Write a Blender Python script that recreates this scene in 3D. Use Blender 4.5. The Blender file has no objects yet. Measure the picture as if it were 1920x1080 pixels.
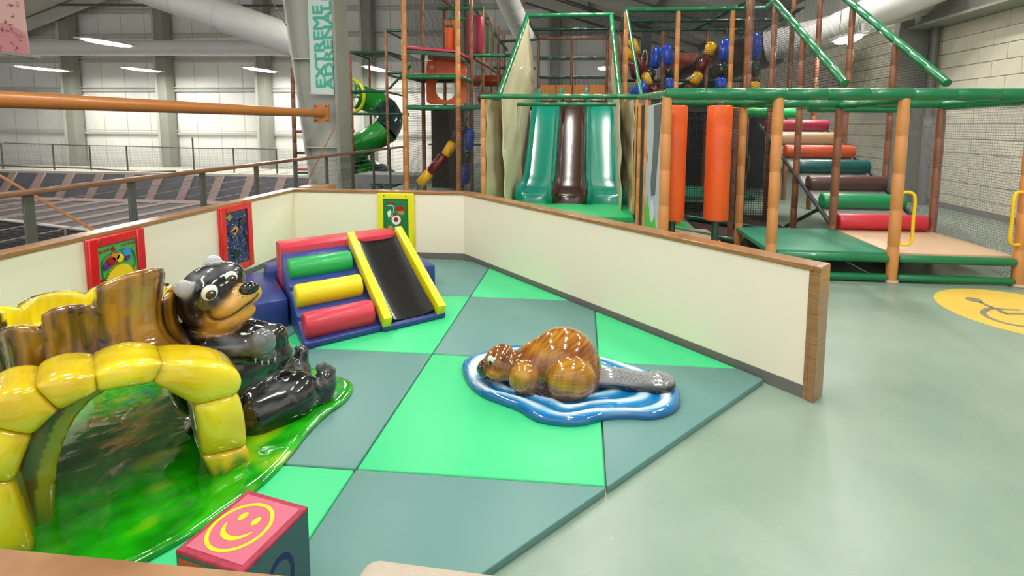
import bpy, bmesh, math, random
import numpy as np
from mathutils import Vector, Matrix
random.seed(7); rng = np.random.RandomState(5)
C = bpy.context.scene.collection
SC = bpy.context.scene
PI = math.pi
# ------------------------------------------------------------------ camera (values from a survey of the photograph, 1920x1080)
FPX, YAW, PITCH, ROLL, EYE, CX, CY = 917.987, 0.085401, 0.0937934, 0.00728655, 1.727134, 1015.0, 320.0
_cy, _sy, _cp, _sp = math.cos(YAW), math.sin(YAW), math.cos(PITCH), math.sin(PITCH)
FW = np.array([-_sy*_cp, _cy*_cp, -_sp]); _r = np.array([_cy, _sy, 0.]); _u = np.cross(_r, FW)
RT = math.cos(ROLL)*_r + math.sin(ROLL)*_u; UP = -math.sin(ROLL)*_r + math.cos(ROLL)*_u
EYEP = np.array([0, 0, EYE])
cd = bpy.data.cameras.new('camera'); cam = bpy.data.objects.new('camera', cd); C.objects.link(cam)
cd.sensor_width = 36; cd.lens = FPX/1920*36; cd.shift_x = -(CX-960)/1920; cd.shift_y = (CY-540)/1920
cd.clip_start = .05; cd.clip_end = 200
cam.matrix_world = Matrix(((RT[0], UP[0], -FW[0], 0), (RT[1], UP[1], -FW[1], 0), (RT[2], UP[2], -FW[2], EYE), (0, 0, 0, 1)))
SC.camera = cam
# ------------------------------------------------------------------ world and exposure
w = bpy.data.worlds.new('world'); SC.world = w; w.use_nodes = True
w.node_tree.nodes['Background'].inputs[0].default_value = (1, .985, .95, 1)
w.node_tree.nodes['Background'].inputs[1].default_value = .55
SC.view_settings.view_transform = 'Standard'; SC.view_settings.look = 'None'
SC.view_settings.gamma = 1; SC.view_settings.exposure = 0.94; SC.view_settings.use_curve_mapping = False
LAMP_W = 84.0

# ------------------------------------------------------------------ survey helpers: photograph point -> point in the room
def ray(x, y): return (x-CX)/FPX*RT - (y-CY)/FPX*UP + FW
def G(x, y, z=0.): d = ray(x, y); return EYEP + d*((z-EYE)/d[2])
def AY(x, y, Y): d = ray(x, y); return EYEP + d*(Y/d[1])
def AX(x, y, X): d = ray(x, y); return EYEP + d*(X/d[0])
def AP(x, y, p0, n): d = ray(x, y); return EYEP + d*(np.dot(np.array(p0)-EYEP, n)/np.dot(d, n))
def V(*a): return np.array(a, float)
def nrm(a): a = np.array(a, float); return a/np.linalg.norm(a)

# ------------------------------------------------------------------ materials
MATS = {}
def node_mat(name):
    m = bpy.data.materials.new(name); m.use_nodes = True; MATS[name] = m
    return m, m.node_tree, m.node_tree.nodes['Principled BSDF']
def lin(c): return tuple(((v/12.92) if v <= .04045 else ((v+.055)/1.055)**2.4) for v in c)
def S(h): # '#rrggbb' -> linear
    return lin([int(h[i:i+2], 16)/255 for i in (1, 3, 5)])
def pm(name, col, rough=.5, metal=0, coat=0, var=0, scale=5, bump=0, bscale=40, stretch=None, emit=0, spec=None):
    if name in MATS: return MATS[name]
    if isinstance(col, str): col = S(col)
    m, t, b = node_mat(name)
    b.inputs['Base Color'].default_value = (*col, 1); b.inputs['Roughness'].default_value = rough
    b.inputs['Metallic'].default_value = metal; b.inputs['Coat Weight'].default_value = coat; b.inputs['Coat Roughness'].default_value = .04
    if spec is not None: b.inputs['Specular IOR Level'].default_value = spec
    if emit: b.inputs['Emission Color'].default_value = (*col, 1); b.inputs['Emission Strength'].default_value = emit
    if var or bump:
        tc = t.nodes.new('ShaderNodeTexCoord'); mp = t.nodes.new('ShaderNodeMapping'); t.links.new(tc.outputs['Object'], mp.inputs[0])
        if stretch: mp.inputs['Scale'].default_value = stretch
    if var:
        n = t.nodes.new('ShaderNodeTexNoise'); n.inputs['Scale'].default_value = scale; n.inputs['Detail'].default_value = 6
        t.links.new(mp.outputs[0], n.inputs[0])
        r = t.nodes.new('ShaderNodeValToRGB'); r.color_ramp.elements[0].position = .3; r.color_ramp.elements[1].position = .7
        r.color_ramp.elements[0].color = (*[max(0, c*(1-var)) for c in col], 1); r.color_ramp.elements[1].color = (*[min(1, c*(1+var)) for c in col], 1)
        t.links.new(n.outputs[0], r.inputs[0]); t.links.new(r.outputs[0], b.inputs['Base Color'])
    if bump:
        n2 = t.nodes.new('ShaderNodeTexNoise'); n2.inputs['Scale'].default_value = bscale; n2.inputs['Detail'].default_value = 3
        t.links.new(mp.outputs[0], n2.inputs[0]); bp = t.nodes.new('ShaderNodeBump'); bp.inputs['Strength'].default_value = bump; bp.inputs['Distance'].default_value = .01
        t.links.new(n2.outputs[0], bp.inputs['Height']); t.links.new(bp.outputs[0], b.inputs['Normal'])
    return m
def paint(name, rough=.12, coat=1, bump=0, bscale=30):
    """painted fibreglass: the paint comes from the colour attribute, under a clear coat"""
    m, t, b = node_mat(name)
    a = t.nodes.new('ShaderNodeAttribute'); a.attribute_name = 'Col'; t.links.new(a.outputs['Color'], b.inputs['Base Color'])
    b.inputs['Roughness'].default_value = rough; b.inputs['Coat Weight'].default_value = coat; b.inputs['Coat Roughness'].default_value = .03
    if bump:
        tc = t.nodes.new('ShaderNodeTexCoord'); n = t.nodes.new('ShaderNodeTexNoise'); n.inputs['Scale'].default_value = bscale
        t.links.new(tc.outputs['Object'], n.inputs[0]); bp = t.nodes.new('ShaderNodeBump'); bp.inputs['Strength'].default_value = bump; bp.inputs['Distance'].default_value = .02
        t.links.new(n.outputs[0], bp.inputs['Height']); t.links.new(bp.outputs[0], b.inputs['Normal']); t.links.new(bp.outputs[0], b.inputs['Coat Normal'])
    return m
def net_mat(name, col, pitch=.05, cord=.009, fill=0):
    m, t, b = node_mat(name); N = t.nodes.new; L = t.links.new
    b.inputs['Base Color'].default_value = (*S(col), 1); b.inputs['Roughness'].default_value = .8
    uv = N('ShaderNodeUVMap'); sp = N('ShaderNodeSeparateXYZ'); L(uv.outputs[0], sp.inputs[0])
    outs = []
    for k in (0, 1):
        d = N('ShaderNodeMath'); d.operation = 'DIVIDE'; d.inputs[1].default_value = pitch; L(sp.outputs[k], d.inputs[0])
        f = N('ShaderNodeMath'); f.operation = 'FRACT'; L(d.outputs[0], f.inputs[0])
        l = N('ShaderNodeMath'); l.operation = 'LESS_THAN'; l.inputs[1].default_value = cord/pitch; L(f.outputs[0], l.inputs[0]); outs.append(l)
    mx = N('ShaderNodeMath'); mx.operation = 'MAXIMUM'; L(outs[0].outputs[0], mx.inputs[0]); L(outs[1].outputs[0], mx.inputs[1])
    m2 = N('ShaderNodeMath'); m2.operation = 'MAXIMUM'; m2.inputs[1].default_value = fill; L(mx.outputs[0], m2.inputs[0])
    L(m2.outputs[0], b.inputs['Alpha'])
    return m
def wood_mat(name, c1, c2, rough=.3, sc=(1, 1, 1)):
    m, t, b = node_mat(name); N = t.nodes.new; L = t.links.new
    tc = N('ShaderNodeTexCoord'); mp = N('ShaderNodeMapping'); mp.inputs['Scale'].default_value = sc; L(tc.outputs['Object'], mp.inputs[0])
    n = N('ShaderNodeTexNoise'); n.inputs['Scale'].default_value = 3; n.inputs['Detail'].default_value = 8; n.inputs['Distortion'].default_value = .6; L(mp.outputs[0], n.inputs[0])
    r = N('ShaderNodeValToRGB'); r.color_ramp.elements[0].position = .32; r.color_ramp.elements[1].position = .68
    r.color_ramp.elements[0].color = (*S(c1), 1); r.color_ramp.elements[1].color = (*S(c2), 1)
    L(n.outputs[0], r.inputs[0]); L(r.outputs[0], b.inputs['Base Color']); b.inputs['Roughness'].default_value = rough
    b.inputs['Coat Weight'].default_value = .4; b.inputs['Coat Roughness'].default_value = .2
    return m
def floor_mat():
    m, t, b = node_mat('epoxy_floor'); N = t.nodes.new; L = t.links.new
    tc = N('ShaderNodeTexCoord'); n = N('ShaderNodeTexNoise'); n.inputs['Scale'].default_value = 1.1; n.inputs['Detail'].default_value = 7; n.inputs['Roughness'].default_value = .62; L(tc.outputs['Object'], n.inputs[0])
    r = N('ShaderNodeValToRGB'); r.color_ramp.elements[0].position = .3; r.color_ramp.elements[1].position = .72
    r.color_ramp.elements[0].color = (*S('#7d9384'), 1); r.color_ramp.elements[1].color = (*S('#93a898'), 1); L(n.outputs[0], r.inputs[0])
    n2 = N('ShaderNodeTexNoise'); n2.inputs['Scale'].default_value = 9; n2.inputs['Detail'].default_value = 5; n2.inputs['Distortion'].default_value = 2.5; L(tc.outputs['Object'], n2.inputs[0])
    r2 = N('ShaderNodeValToRGB'); r2.color_ramp.elements[0].position = .69; r2.color_ramp.elements[1].position = .76; r2.color_ramp.elements[0].color = (0, 0, 0, 1); r2.color_ramp.elements[1].color = (.3, .3, .3, 1); L(n2.outputs[0], r2.inputs[0])
    mx = N('ShaderNodeMix'); mx.data_type = 'RGBA'; L(r2.outputs[0], mx.inputs[0]); L(r.outputs[0], mx.inputs[6]); mx.inputs[7].default_value = (*S('#bccdc0'), 1)
    L(mx.outputs[2], b.inputs['Base Color']); b.inputs['Roughness'].default_value = .34; b.inputs['Specular IOR Level'].default_value = .45
    bp = N('ShaderNodeBump'); bp.inputs['Strength'].default_value = .08; bp.inputs['Distance'].default_value = .01; L(n2.outputs[0], bp.inputs['Height']); L(bp.outputs[0], b.inputs['Normal'])
    return m

# ------------------------------------------------------------------ object helpers
def tag(o, label=None, cat=None, group=None, kind=None):
    if label: o['label'] = label
    if cat: o['category'] = cat
    if group: o['group'] = group
    if kind: o['kind'] = kind
    return o
LOC = {}
def thing(name, label, cat, loc, group=None):
    o = bpy.data.objects.new(name, None); C.objects.link(o); o.location = Vector(loc); o.empty_display_size = .1
    LOC[o.name] = np.array(loc, float); return tag(o, label, cat, group)
def mk(name, vs, fs, mat, parent=None, smooth=False, loc=None, cols=None, uvs=None, label=None, kind=None, crease=None):
    """one mesh object from world coordinates"""
    vs = np.array(vs, float).reshape(-1, 3)
    base = LOC[parent.name] if parent is not None else (np.array(loc, float) if loc is not None else V(0, 0, 0))
    me = bpy.data.meshes.new(name); me.from_pydata((vs-base).tolist(), [], [list(map(int, f)) for f in fs])
    if smooth: me.polygons.foreach_set('use_smooth', [True]*len(me.polygons))
    if crease: me.set_sharp_from_angle(angle=crease)
    if cols is not None:
        ca = me.color_attributes.new('Col', 'FLOAT_COLOR', 'POINT'); c4 = np.ones((len(vs), 4)); c4[:, :3] = cols; ca.data.foreach_set('color', c4.ravel())
    if uvs is not None:
        ul = me.uv_layers.new(name='UVMap'); k = 0
        for p in me.polygons:
            for li in p.loop_indices: ul.data[li].uv = uvs[me.loops[li].vertex_index]
    if mat is not None: me.materials.append(mat)
    me.update()
    o = bpy.data.objects.new(name, me); C.objects.link(o)
    if parent is not None: o.parent = parent
    else: o.location = Vector(base)
    LOC[o.name] = base
    if label: o['label'] = label
    if kind: o['kind'] = kind
    return o
BF = [(0, 3, 2, 1), (4, 5, 6, 7), (0, 1, 5, 4), (1, 2, 6, 5), (2, 3, 7, 6), (3, 0, 4, 7)]
def boxv(c, ax, ay, az):
    c, ax, ay, az = map(lambda q: np.array(q, float), (c, ax, ay, az))
    return [c-ax-ay-az, c+ax-ay-az, c+ax+ay-az, c-ax+ay-az, c-ax-ay+az, c+ax-ay+az, c+ax+ay+az, c-ax+ay+az]
def aabb(x0, x1, y0, y1, z0, z1): return boxv(((x0+x1)/2, (y0+y1)/2, (z0+z1)/2), ((x1-x0)/2, 0, 0), (0, (y1-y0)/2, 0), (0, 0, (z1-z0)/2))
def bevel_geo(vs, fs, r, seg=2):
    bm = bmesh.new(); bv = [bm.verts.new(v) for v in vs]
    for f in fs: bm.faces.new([bv[i] for i in f])
    bmesh.ops.recalc_face_normals(bm, faces=bm.faces)
    if r > 0: bmesh.ops.bevel(bm, geom=list(bm.edges), offset=r, segments=seg, affect='EDGES', profile=.5, clamp_overlap=True)
    bm.verts.index_update(); v = [tuple(q.co) for q in bm.verts]; f = [[q.index for q in g.verts] for g in bm.faces]; bm.free(); return v, f
def rbox(name, vs, mat, parent=None, r=.01, seg=2, **k):
    v, f = bevel_geo(vs, BF, r, seg); return mk(name, v, f, mat, parent, smooth=True, crease=.7, **k)
def prism(poly, z0, z1):
    n = len(poly); vs = [(*p[:2], z0) for p in poly]+[(*p[:2], z1) for p in poly]
    return vs, [list(range(n))[::-1], list(range(n, 2*n))]+[(i, (i+1) % n, n+(i+1) % n, n+i) for i in range(n)]
def frame(d):
    d = nrm(d); a = V(0, 0, 1) if abs(d[2]) < .9 else V(1, 0, 0); s = nrm(np.cross(a, d)); return s, np.cross(d, s), d
def lathe(p0, p1, prof, n=14):
    """prof: list of (t along p0..p1 in metres, radius)"""
    p0 = np.array(p0, float); s, u, d = frame(np.array(p1, float)-p0); vs = []; fs = []
    for t, r in prof:
        for k in range(n):
            a = 2*PI*k/n; vs.append(p0+d*t+(s*math.cos(a)+u*math.sin(a))*r)
    for i in range(len(prof)-1):
        for k in range(n):
            k2 = (k+1) % n; fs.append((i*n+k, i*n+k2, (i+1)*n+k2, (i+1)*n+k))
    fs.append(list(range(n))[::-1]); fs.append([(len(prof)-1)*n+k for k in range(n)])
    return vs, fs
def cyl(name, p0, p1, r, mat, parent=None, n=14, rb=None, **k):
    L = float(np.linalg.norm(np.array(p1)-np.array(p0))); b = min(r*.3, L*.2) if rb is None else rb
    prof = [(0, max(r-b, 1e-4)), (b*.3, r-b*.3), (b, r), (L-b, r), (L-b*.3, r-b*.3), (L, max(r-b, 1e-4))] if b > 0 else [(0, r), (L, r)]
    v, f = lathe(p0, p1, prof, n); return mk(name, v, f, mat, parent, smooth=True, crease=1.0, **k)
def foam(name, p0, p1, r, mat, parent=None, step=.32, n=12, **k):
    """padded pipe: foam sleeves taped every step metres"""
    L = float(np.linalg.norm(np.array(p1)-np.array(p0))); m = max(1, int(round(L/step))); st = L/m; prof = [(0, r*.55), (.004, r*.95)]
    for i in range(m):
        if i: prof += [(i*st-.012, r), (i*st, r*.9), (i*st+.012, r*1.0)]
        prof.append(((i+.5)*st, r*1.03))
    prof += [(L-.004, r*.95), (L, r*.55)]
    v, f = lathe(p0, p1, prof, n); return mk(name, v, f, mat, parent, smooth=True, crease=1.1, **k)
def sweep_geo(pts, rad, n=10, closed=False):
    pts = [np.array(p, float) for p in pts]; m = len(pts); vs = []; fs = []; s = None
    if not hasattr(rad, '__len__'): rad = [rad]*m
    for i in range(m):
        if closed: d = nrm(pts[(i+1) % m]-pts[i-1])
        else: d = nrm(pts[min(i+1, m-1)]-pts[max(i-1, 0)])
        if s is None: s, u, _ = frame(d)
        else: s = nrm(s-d*np.dot(s, d)); u = np.cross(d, s)
        for k in range(n):
            a = 2*PI*k/n; vs.append(pts[i]+(s*math.cos(a)+u*math.sin(a))*rad[i])
    for i in range(m if closed else m-1):
        j = (i+1) % m
        for k in range(n): k2 = (k+1) % n; fs.append((i*n+k, i*n+k2, j*n+k2, j*n+k))
    if not closed: fs.append(list(range(n))[::-1]); fs.append([(m-1)*n+k for k in range(n)])
    return vs, fs
def sweep(name, pts, rad, mat, parent=None, n=10, closed=False, **k):
    v, f = sweep_geo(pts, rad, n, closed); return mk(name, v, f, mat, parent, smooth=True, crease=1.0, **k)
def catmull(pts, m=8, closed=False):
    P = [np.array(p, float) for p in pts]; n = len(P); out = []
    for i in range(n if closed else n-1):
        a, b, c, d = (P[(i-1) % n], P[i], P[(i+1) % n], P[(i+2) % n]) if closed else (P[max(i-1, 0)], P[i], P[i+1], P[min(i+2, n-1)])
        for k in range(m):
            t = k/m; out.append(.5*((2*b)+(c-a)*t+(2*a-5*b+4*c-d)*t*t+(3*b-a-3*c+d)*t**3))
    if not closed: out.append(P[-1])
    return out
def netq(name, a, b, c, d, mat, parent=None, **k):
    """net or sheet between four corners, a-b along the bottom, d-c along the top"""
    a, b, c, d = [np.array(q, float) for q in (a, b, c, d)]; w_ = np.linalg.norm(b-a); h_ = np.linalg.norm(d-a)
    e = nrm(b-a); uvs = [(0, 0), (w_, 0), (float((c-a)@e), float(np.linalg.norm(c-b))), (float((d-a)@e), float(h_))]
    return mk(name, [a, b, c, d], [(0, 1, 2, 3)], mat, parent, uvs=uvs, **k)
def cloth(name, a, b, c, d, mat, parent=None, amp=.02, nu=24, nv=30, seed=0, th=.02, **k):
    """padded or gathered sheet with soft folds and thickness"""
    a, b, c, d = [np.array(q, float) for q in (a, b, c, d)]; nn = nrm(np.cross(b-a, d-a)); r = np.random.RandomState(seed); ph = r.rand(8)*6.3; vs = []
    for side in (0, 1):
        for j in range(nv+1):
            for i in range(nu+1):
                s, t = i/nu, j/nv; p = (a*(1-s)+b*s)*(1-t)+(d*(1-s)+c*s)*t
                o = amp*(.5*math.sin(9*s+14*t+ph[0])+.4*math.sin(21*t-7*s+ph[1])+.3*math.sin(33*s+5*t+ph[2]))
                vs.append(p+nn*(o+side*th))
    m = (nu+1)*(nv+1); fs = []
    for j in range(nv):
        for i in range(nu):
            q = j*(nu+1)+i; fs.append((q, q+nu+1, q+nu+2, q+1)); fs.append((m+q, m+q+1, m+q+nu+2, m+q+nu+1))
    rim = [i for i in range(nu+1)]+[(j+1)*(nu+1)-1 for j in range(1, nv+1)]+[nv*(nu+1)+i for i in range(nu-1, -1, -1)]+[j*(nu+1) for j in range(nv-1, 0, -1)]
    for i in range(len(rim)): p, q = rim[i], rim[(i+1) % len(rim)]; fs.append((p, q, m+q, m+p))
    return mk(name, vs, fs, mat, parent, smooth=True, crease=.9, **k)
def text_geo(s, size, origin, ex, ey, th=.002, bold=0):
    cu = bpy.data.curves.new('t', 'FONT'); cu.body = s; cu.size = size; cu.extrude = th/2; cu.offset = 0; cu.align_x = 'LEFT'; cu.resolution_u = 3
    o = bpy.data.objects.new('t', cu); C.objects.link(o); dg = bpy.context.evaluated_depsgraph_get(); me = bpy.data.meshes.new_from_object(o.evaluated_get(dg))
    co = np.zeros(len(me.vertices)*3); me.vertices.foreach_get('co', co); co = co.reshape(-1, 3); me.calc_loop_triangles(); fs = [list(p.vertices) for p in me.loop_triangles]
    bpy.data.objects.remove(o); bpy.data.curves.remove(cu); bpy.data.meshes.remove(me)
    ex, ey = nrm(ex), nrm(ey); ez = np.cross(ex, ey); return np.array(origin)+co[:, :1]*ex+co[:, 1:2]*ey+co[:, 2:]*ez, fs
def clip(poly, a, b, c):
    """keep a*x+b*y<=c"""
    out = []
    for i in range(len(poly)):
        p, q = poly[i], poly[(i+1) % len(poly)]; dp, dq = a*p[0]+b*p[1]-c, a*q[0]+b*q[1]-c
        if dp <= 0: out.append(p)
        if dp*dq < 0: t = dp/(dp-dq); out.append((p[0]+(q[0]-p[0])*t, p[1]+(q[1]-p[1])*t))
    return out
def join(*gs):
    vs = []; fs = []
    for v, f in gs: n = len(vs); vs += [tuple(q) for q in v]; fs += [[i+n for i in g] for g in f]
    return vs, fs
# ---- signed-distance sculpting: smooth unions meshed by surface nets
def smin(a, b, k): h = np.clip(.5+.5*(b-a)/k, 0, 1); return b*(1-h)+a*h-k*h*(1-h)
def ell(P, c, r, R=None):
    q = P-c
    if R is not None: q = q@R.T
    k0 = np.linalg.norm(q/r, axis=-1); k1 = np.linalg.norm(q/(np.array(r)**2), axis=-1)+1e-9; return k0*(k0-1)/k1
def caps(P, a, b, ra, rb):
    ba = b-a; t = np.clip(((P-a)@ba)/(ba@ba), 0, 1); return np.linalg.norm(P-a-t[..., None]*ba, axis=-1)-(ra+(rb-ra)*t)
def surfnet(f, lo, hi, h):
    lo = np.array(lo, float); n = np.ceil((np.array(hi)-lo)/h).astype(int)+1
    X = np.stack(np.meshgrid(*[lo[i]+h*np.arange(n[i]) for i in range(3)], indexing='ij'), -1); Vv = f(X.reshape(-1, 3)).reshape(n)
    ins = Vv < 0; acc = np.zeros((*(n-1), 3)); cnt = np.zeros(n-1)
    cor = [(i, j, k) for i in (0, 1) for j in (0, 1) for k in (0, 1)]
    def sl(A, o): return A[o[0]:o[0]+n[0]-1, o[1]:o[1]+n[1]-1, o[2]:o[2]+n[2]-1]
    for a in cor:
        for ax in range(3):
            if a[ax]: continue
            b = list(a); b[ax] = 1; va, vb = sl(Vv, a), sl(Vv, b); m = (va < 0) != (vb < 0); t = np.where(m, va/np.where(m, va-vb, 1), 0)
            p = np.zeros((*(n-1), 3)); p[...] = a; p[..., ax] += t; acc += p*m[..., None]; cnt += m
    act = cnt > 0; idx = -np.ones(n-1, int); idx[act] = np.arange(act.sum()); I = np.argwhere(act); vs = lo+h*(I+acc[act]/cnt[act][:, None]); fs = []
    for ax in range(3):
        o = [0, 0, 0]; o[ax] = 1
        A = ins[:n[0]-o[0], :n[1]-o[1], :n[2]-o[2]]; B = ins[o[0]:, o[1]:, o[2]:]; E = np.argwhere(A != B); u_, v_ = [(1, 2), (2, 0), (0, 1)][ax]
        E = E[(E[:, u_] > 0) & (E[:, v_] > 0) & (E[:, u_] < n[u_]-1) & (E[:, v_] < n[v_]-1)]
        if not len(E): continue
        fl = A[tuple(E.T)]; q = []
        for du, dv in ((-1, -1), (0, -1), (0, 0), (-1, 0)):
            F = E.copy(); F[:, u_] += du; F[:, v_] += dv; q.append(idx[tuple(F.T)])
        q = np.stack(q, 1); q[~fl] = q[~fl][:, ::-1]; fs.append(q[(q >= 0).all(1)])
    return vs, np.concatenate(fs)
def march(f, x, y, t0=.5, t1=7):
    """first point where the line of sight through a photograph point meets a sculpted surface"""
    d = nrm(ray(x, y)); t = t0
    for _ in range(200):
        v = float(f((EYEP+d*t)[None])[0])
        if v < .0006: return EYEP+d*t
        t += max(v*.7, .0008)
        if t > t1: break
    return None
def noise3(P, s, seed=0):
    r = np.random.RandomState(seed); o = np.zeros(len(P))
    for k in range(5):
        w_ = r.randn(3)*np.array(s)*(1+.6*k); o += np.sin(P@w_+r.rand()*6.28)/(1+.35*k)
    return o/2.6
def mixc(a, b, t): t = np.clip(t, 0, 1)[:, None]; return np.array(a)*(1-t)+np.array(b)*t
def ellip(name, c, r, R, mat, parent, n=16, **k):
    vs = []; fs = []
    for i in range(n+1):
        for j in range(2*n):
            a, b = PI*i/n, PI*j/n; vs.append(np.array(c)+R.T@(np.array(r)*V(math.sin(a)*math.cos(b), math.sin(a)*math.sin(b), math.cos(a))))
    for i in range(n):
        for j in range(2*n): k2 = (j+1) % (2*n); fs.append((i*2*n+j, i*2*n+k2, (i+1)*2*n+k2, (i+1)*2*n+j)) if True else 0
    return mk(name, vs, fs, mat, parent, smooth=True, **k)
# ================================================================== THE HALL
M_floor = floor_mat()
M_white = pm('white_liner', '#e6e6e0', .45, var=.05, scale=.7, bump=.15, bscale=1.2)
M_roof = pm('roof_liner', '#b9b8ae', .7)
M_steel = pm('grey_steel', '#8e9186', .5, var=.05, scale=2)
M_pale = pm('pale_steel', '#b9bbb2', .5)
M_dark = pm('dark_steel', '#4d5049', .5)
M_cream = pm('cream_wall', '#f6ebd6', .5, spec=.35)
M_base = pm('rubber_base', '#6e6e68', .6)
M_cap = wood_mat('oak_cap', '#8a6038', '#a97c50', .28, (2.2, 2.2, 30))
M_duct = pm('duct_metal', '#dcdcd6', .45, var=.04, scale=2)
M_block = pm('painted_block', '#d3cdb9', .6, var=.05, scale=3, bump=.3, bscale=60)
M_grout = pm('block_joint', '#b5ae9a', .8)
M_black = pm('black_rubber', '#17191a', .5)

fl = mk('floor', *prism([(-5.1, -4), (7.8, -4), (7.8, 21), (-5.1, 21)], -.35, 0), M_floor, kind='structure')
court = mk('floor', *prism([(-60, -4), (-5.1, -4), (-5.1, 21), (14, 21), (14, 36), (-60, 36)], -3.5, -3.25), pm('court_floor', '#2a2a2b', .7), kind='structure')
mk('trim_1', aabb(-5.14, -5.1, -4, 21, -3.25, 0), BF, M_dark, kind='structure')

# far wall: white lined panels between grey columns, with girts
YF = 33.
wf = mk('wall_far', aabb(-62, 16, YF, YF+.2, -3.25, 17), BF, M_white, kind='structure')
for z in (.9, 3.95, 6.0, 7.7, 9.4):
    mk('girt', aabb(-62, 16, YF-.22, YF-.02, z-.07, z+.07), BF, M_pale, wf)
    mk('girt', aabb(-62, 16, YF-.3, YF-.24, z+.18, z+.24), BF, M_pale, wf)
for px in (128, 305, 492, 690, 862, 1040):
    x = AY(px, 170, YF-.9)[0]; q = mk('column', boxv((x, YF-.6, 6.8), (.30, 0, 0), (0, .35, 0), (0, 0, 9.7)), BF, M_steel, wf)
    mk('column_flange', aabb(x-.46, x-.31, YF-1.0, YF-.25, -3.25, 16.4), BF, M_pale, q)
# liner seams, each sheet edge proud of the wall
for i in range(40): mk('panel_seam', aabb(-60+i*1.8, -59.97+i*1.8, YF-.015, YF, -3.25, 15), BF, M_pale, wf)
# roof: gable with ridge over the left of the hall
RX, RZ, SL = -19.0, 15.3, .335
def roofz(x): return RZ-SL*abs(x-RX)
ce = mk('ceiling', [(-62, -5, roofz(-62)), (RX, -5, RZ), (RX, 34, RZ), (-62, 34, roofz(-62)), (14, -5, roofz(14)), (14, 34, roofz(14)), (-62, -5, roofz(-62)+.2), (RX, -5, RZ+.2), (RX, 34, RZ+.2), (-62, 34, roofz(-62)+.2), (14, -5, roofz(14)+.2), (14, 34, roofz(14)+.2)],
        [(0, 1, 2, 3), (1, 4, 5, 2), (6, 9, 8, 7), (7, 8, 11, 10), (0, 3, 9, 6), (4, 10, 11, 5), (0, 6, 7, 1), (1, 7, 10, 4), (3, 2, 8, 9), (2, 5, 11, 8)], M_roof, kind='structure')
for y in (15., 20.5, 26., 31.5):
    for sgn, xe in ((-1, -50), (1, 13)):
        a = V(RX, y, RZ-.45); b = V(xe, y, roofz(xe)-.45); s = (b-a)/2; mk('rafter', boxv((a+b)/2, s, (0, .16, 0), (0, 0, .34)), BF, M_pale, ce)
for i in range(9):
    x = RX+2.2+i*3.4; mk('purlin', aabb(x-.08, x+.08, 8, 33, roofz(x)-.28, roofz(x)-.04), BF, pm('purlin_grey', '#6c6c62', .6), ce)
for (a, b) in (((985, 5), (1290, 100)), ((1060, 0), (1240, 60))):
    sweep('sprinkler_pipe', [AY(a[0], a[1], 24), AY(b[0], b[1], 24)], .05, M_dark, ce, n=6)
sweep('sprinkler_pipe', [AY(110, 9, 30), AY(545, 11, 30)], .08, M_dark, ce, n=6)

# side wall of painted concrete blocks, each block proud of its joints
XW = 7.8
ws = mk('wall_side', aabb(XW+.02, XW+.3, -4, 33, 0, 4.3), BF, M_grout, kind='structure')
mk('upper_wall', aabb(XW+.05, XW+.3, -4, 33, 4.3, 6.25), BF, M_white, ws)
bh, bl = .3, .66; nb = 0; bmesh_geo = bevel_geo(boxv((0, 0, 0), (.03, 0, 0), (0, bl/2-.005, 0), (0, 0, bh/2-.005)), BF, .006, 1)
bme = bpy.data.meshes.new('block'); bme.from_pydata([tuple(v) for v in bmesh_geo[0]], [], bmesh_geo[1]); bme.materials.append(M_block); restv = []; restf = []
for r in range(14):
    for c in range(26):
        y = 7.6+c*bl+(bl/2 if r % 2 else 0); z = .15+r*bh
        if 7.9 < y < 19 and nb < 300:
            o = bpy.data.objects.new('block', bme); C.objects.link(o); o.location = (XW+random.uniform(-.002, .002), y, z); o.parent = ws; nb += 1
        else:
            restv.append((y, z))
gs = [(([tuple(V(*v)+V(XW, y, z)) for v in boxv((0, 0, 0), (.03, 0, 0), (0, bl/2-.005, 0), (0, 0, bh/2-.005))]), BF) for y, z in restv]
gs += [(([tuple(V(XW, y, .15+r*bh+0.)+V(*v)) for v in boxv((0, 0, 0), (.03, 0, 0), (0, bl/2-.005, 0), (0, 0, bh/2-.005))]), BF) for r in range(14) for y in [7.6-bl*k+(bl/2 if r % 2 else 0) for k in range(1, 10)]]
g = join(*gs); mk('more_blocks', g[0], g[1], M_block, ws, kind='stuff')
mk('baseboard_side', aabb(XW-.06, XW-.03, -4, 21, 0, .12), BF, M_base, kind='structure')
# steel frame against the side wall
sf = thing('steel_portal', 'grey steel column and header beam against the cream block wall', 'steel frame', (7.4, 12.2, 0))
mk('column', aabb(7.28, 7.5, 12.0, 12.5, 0, 6.3), BF, M_steel, sf)
mk('column_flange', aabb(7.1, 7.7, 11.94, 12.0, 0, 6.3), BF, pm('mid_steel', '#77786f', .5), sf)
cyl('drain_pipe', (7.6, 11.6, 0), (7.6, 11.6, 6.3), .09, pm('pipe_grey', '#5c5d58', .5), sf, rb=0)
mk('header_beam', aabb(7.35, 7.72, 4, 11.9, 3.95, 4.35), BF, pm('mid_steel', '#77786f', .5), sf)
mk('beam_flange', aabb(7.2, 7.74, 4, 11.9, 3.9, 3.95), BF, M_steel, sf)
mk('brace', boxv(AX(1700, 30, 7.0), (.9, 0, .25), (0, .06, 0), (0, 0, .1)), BF, M_pale, sf)

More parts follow.
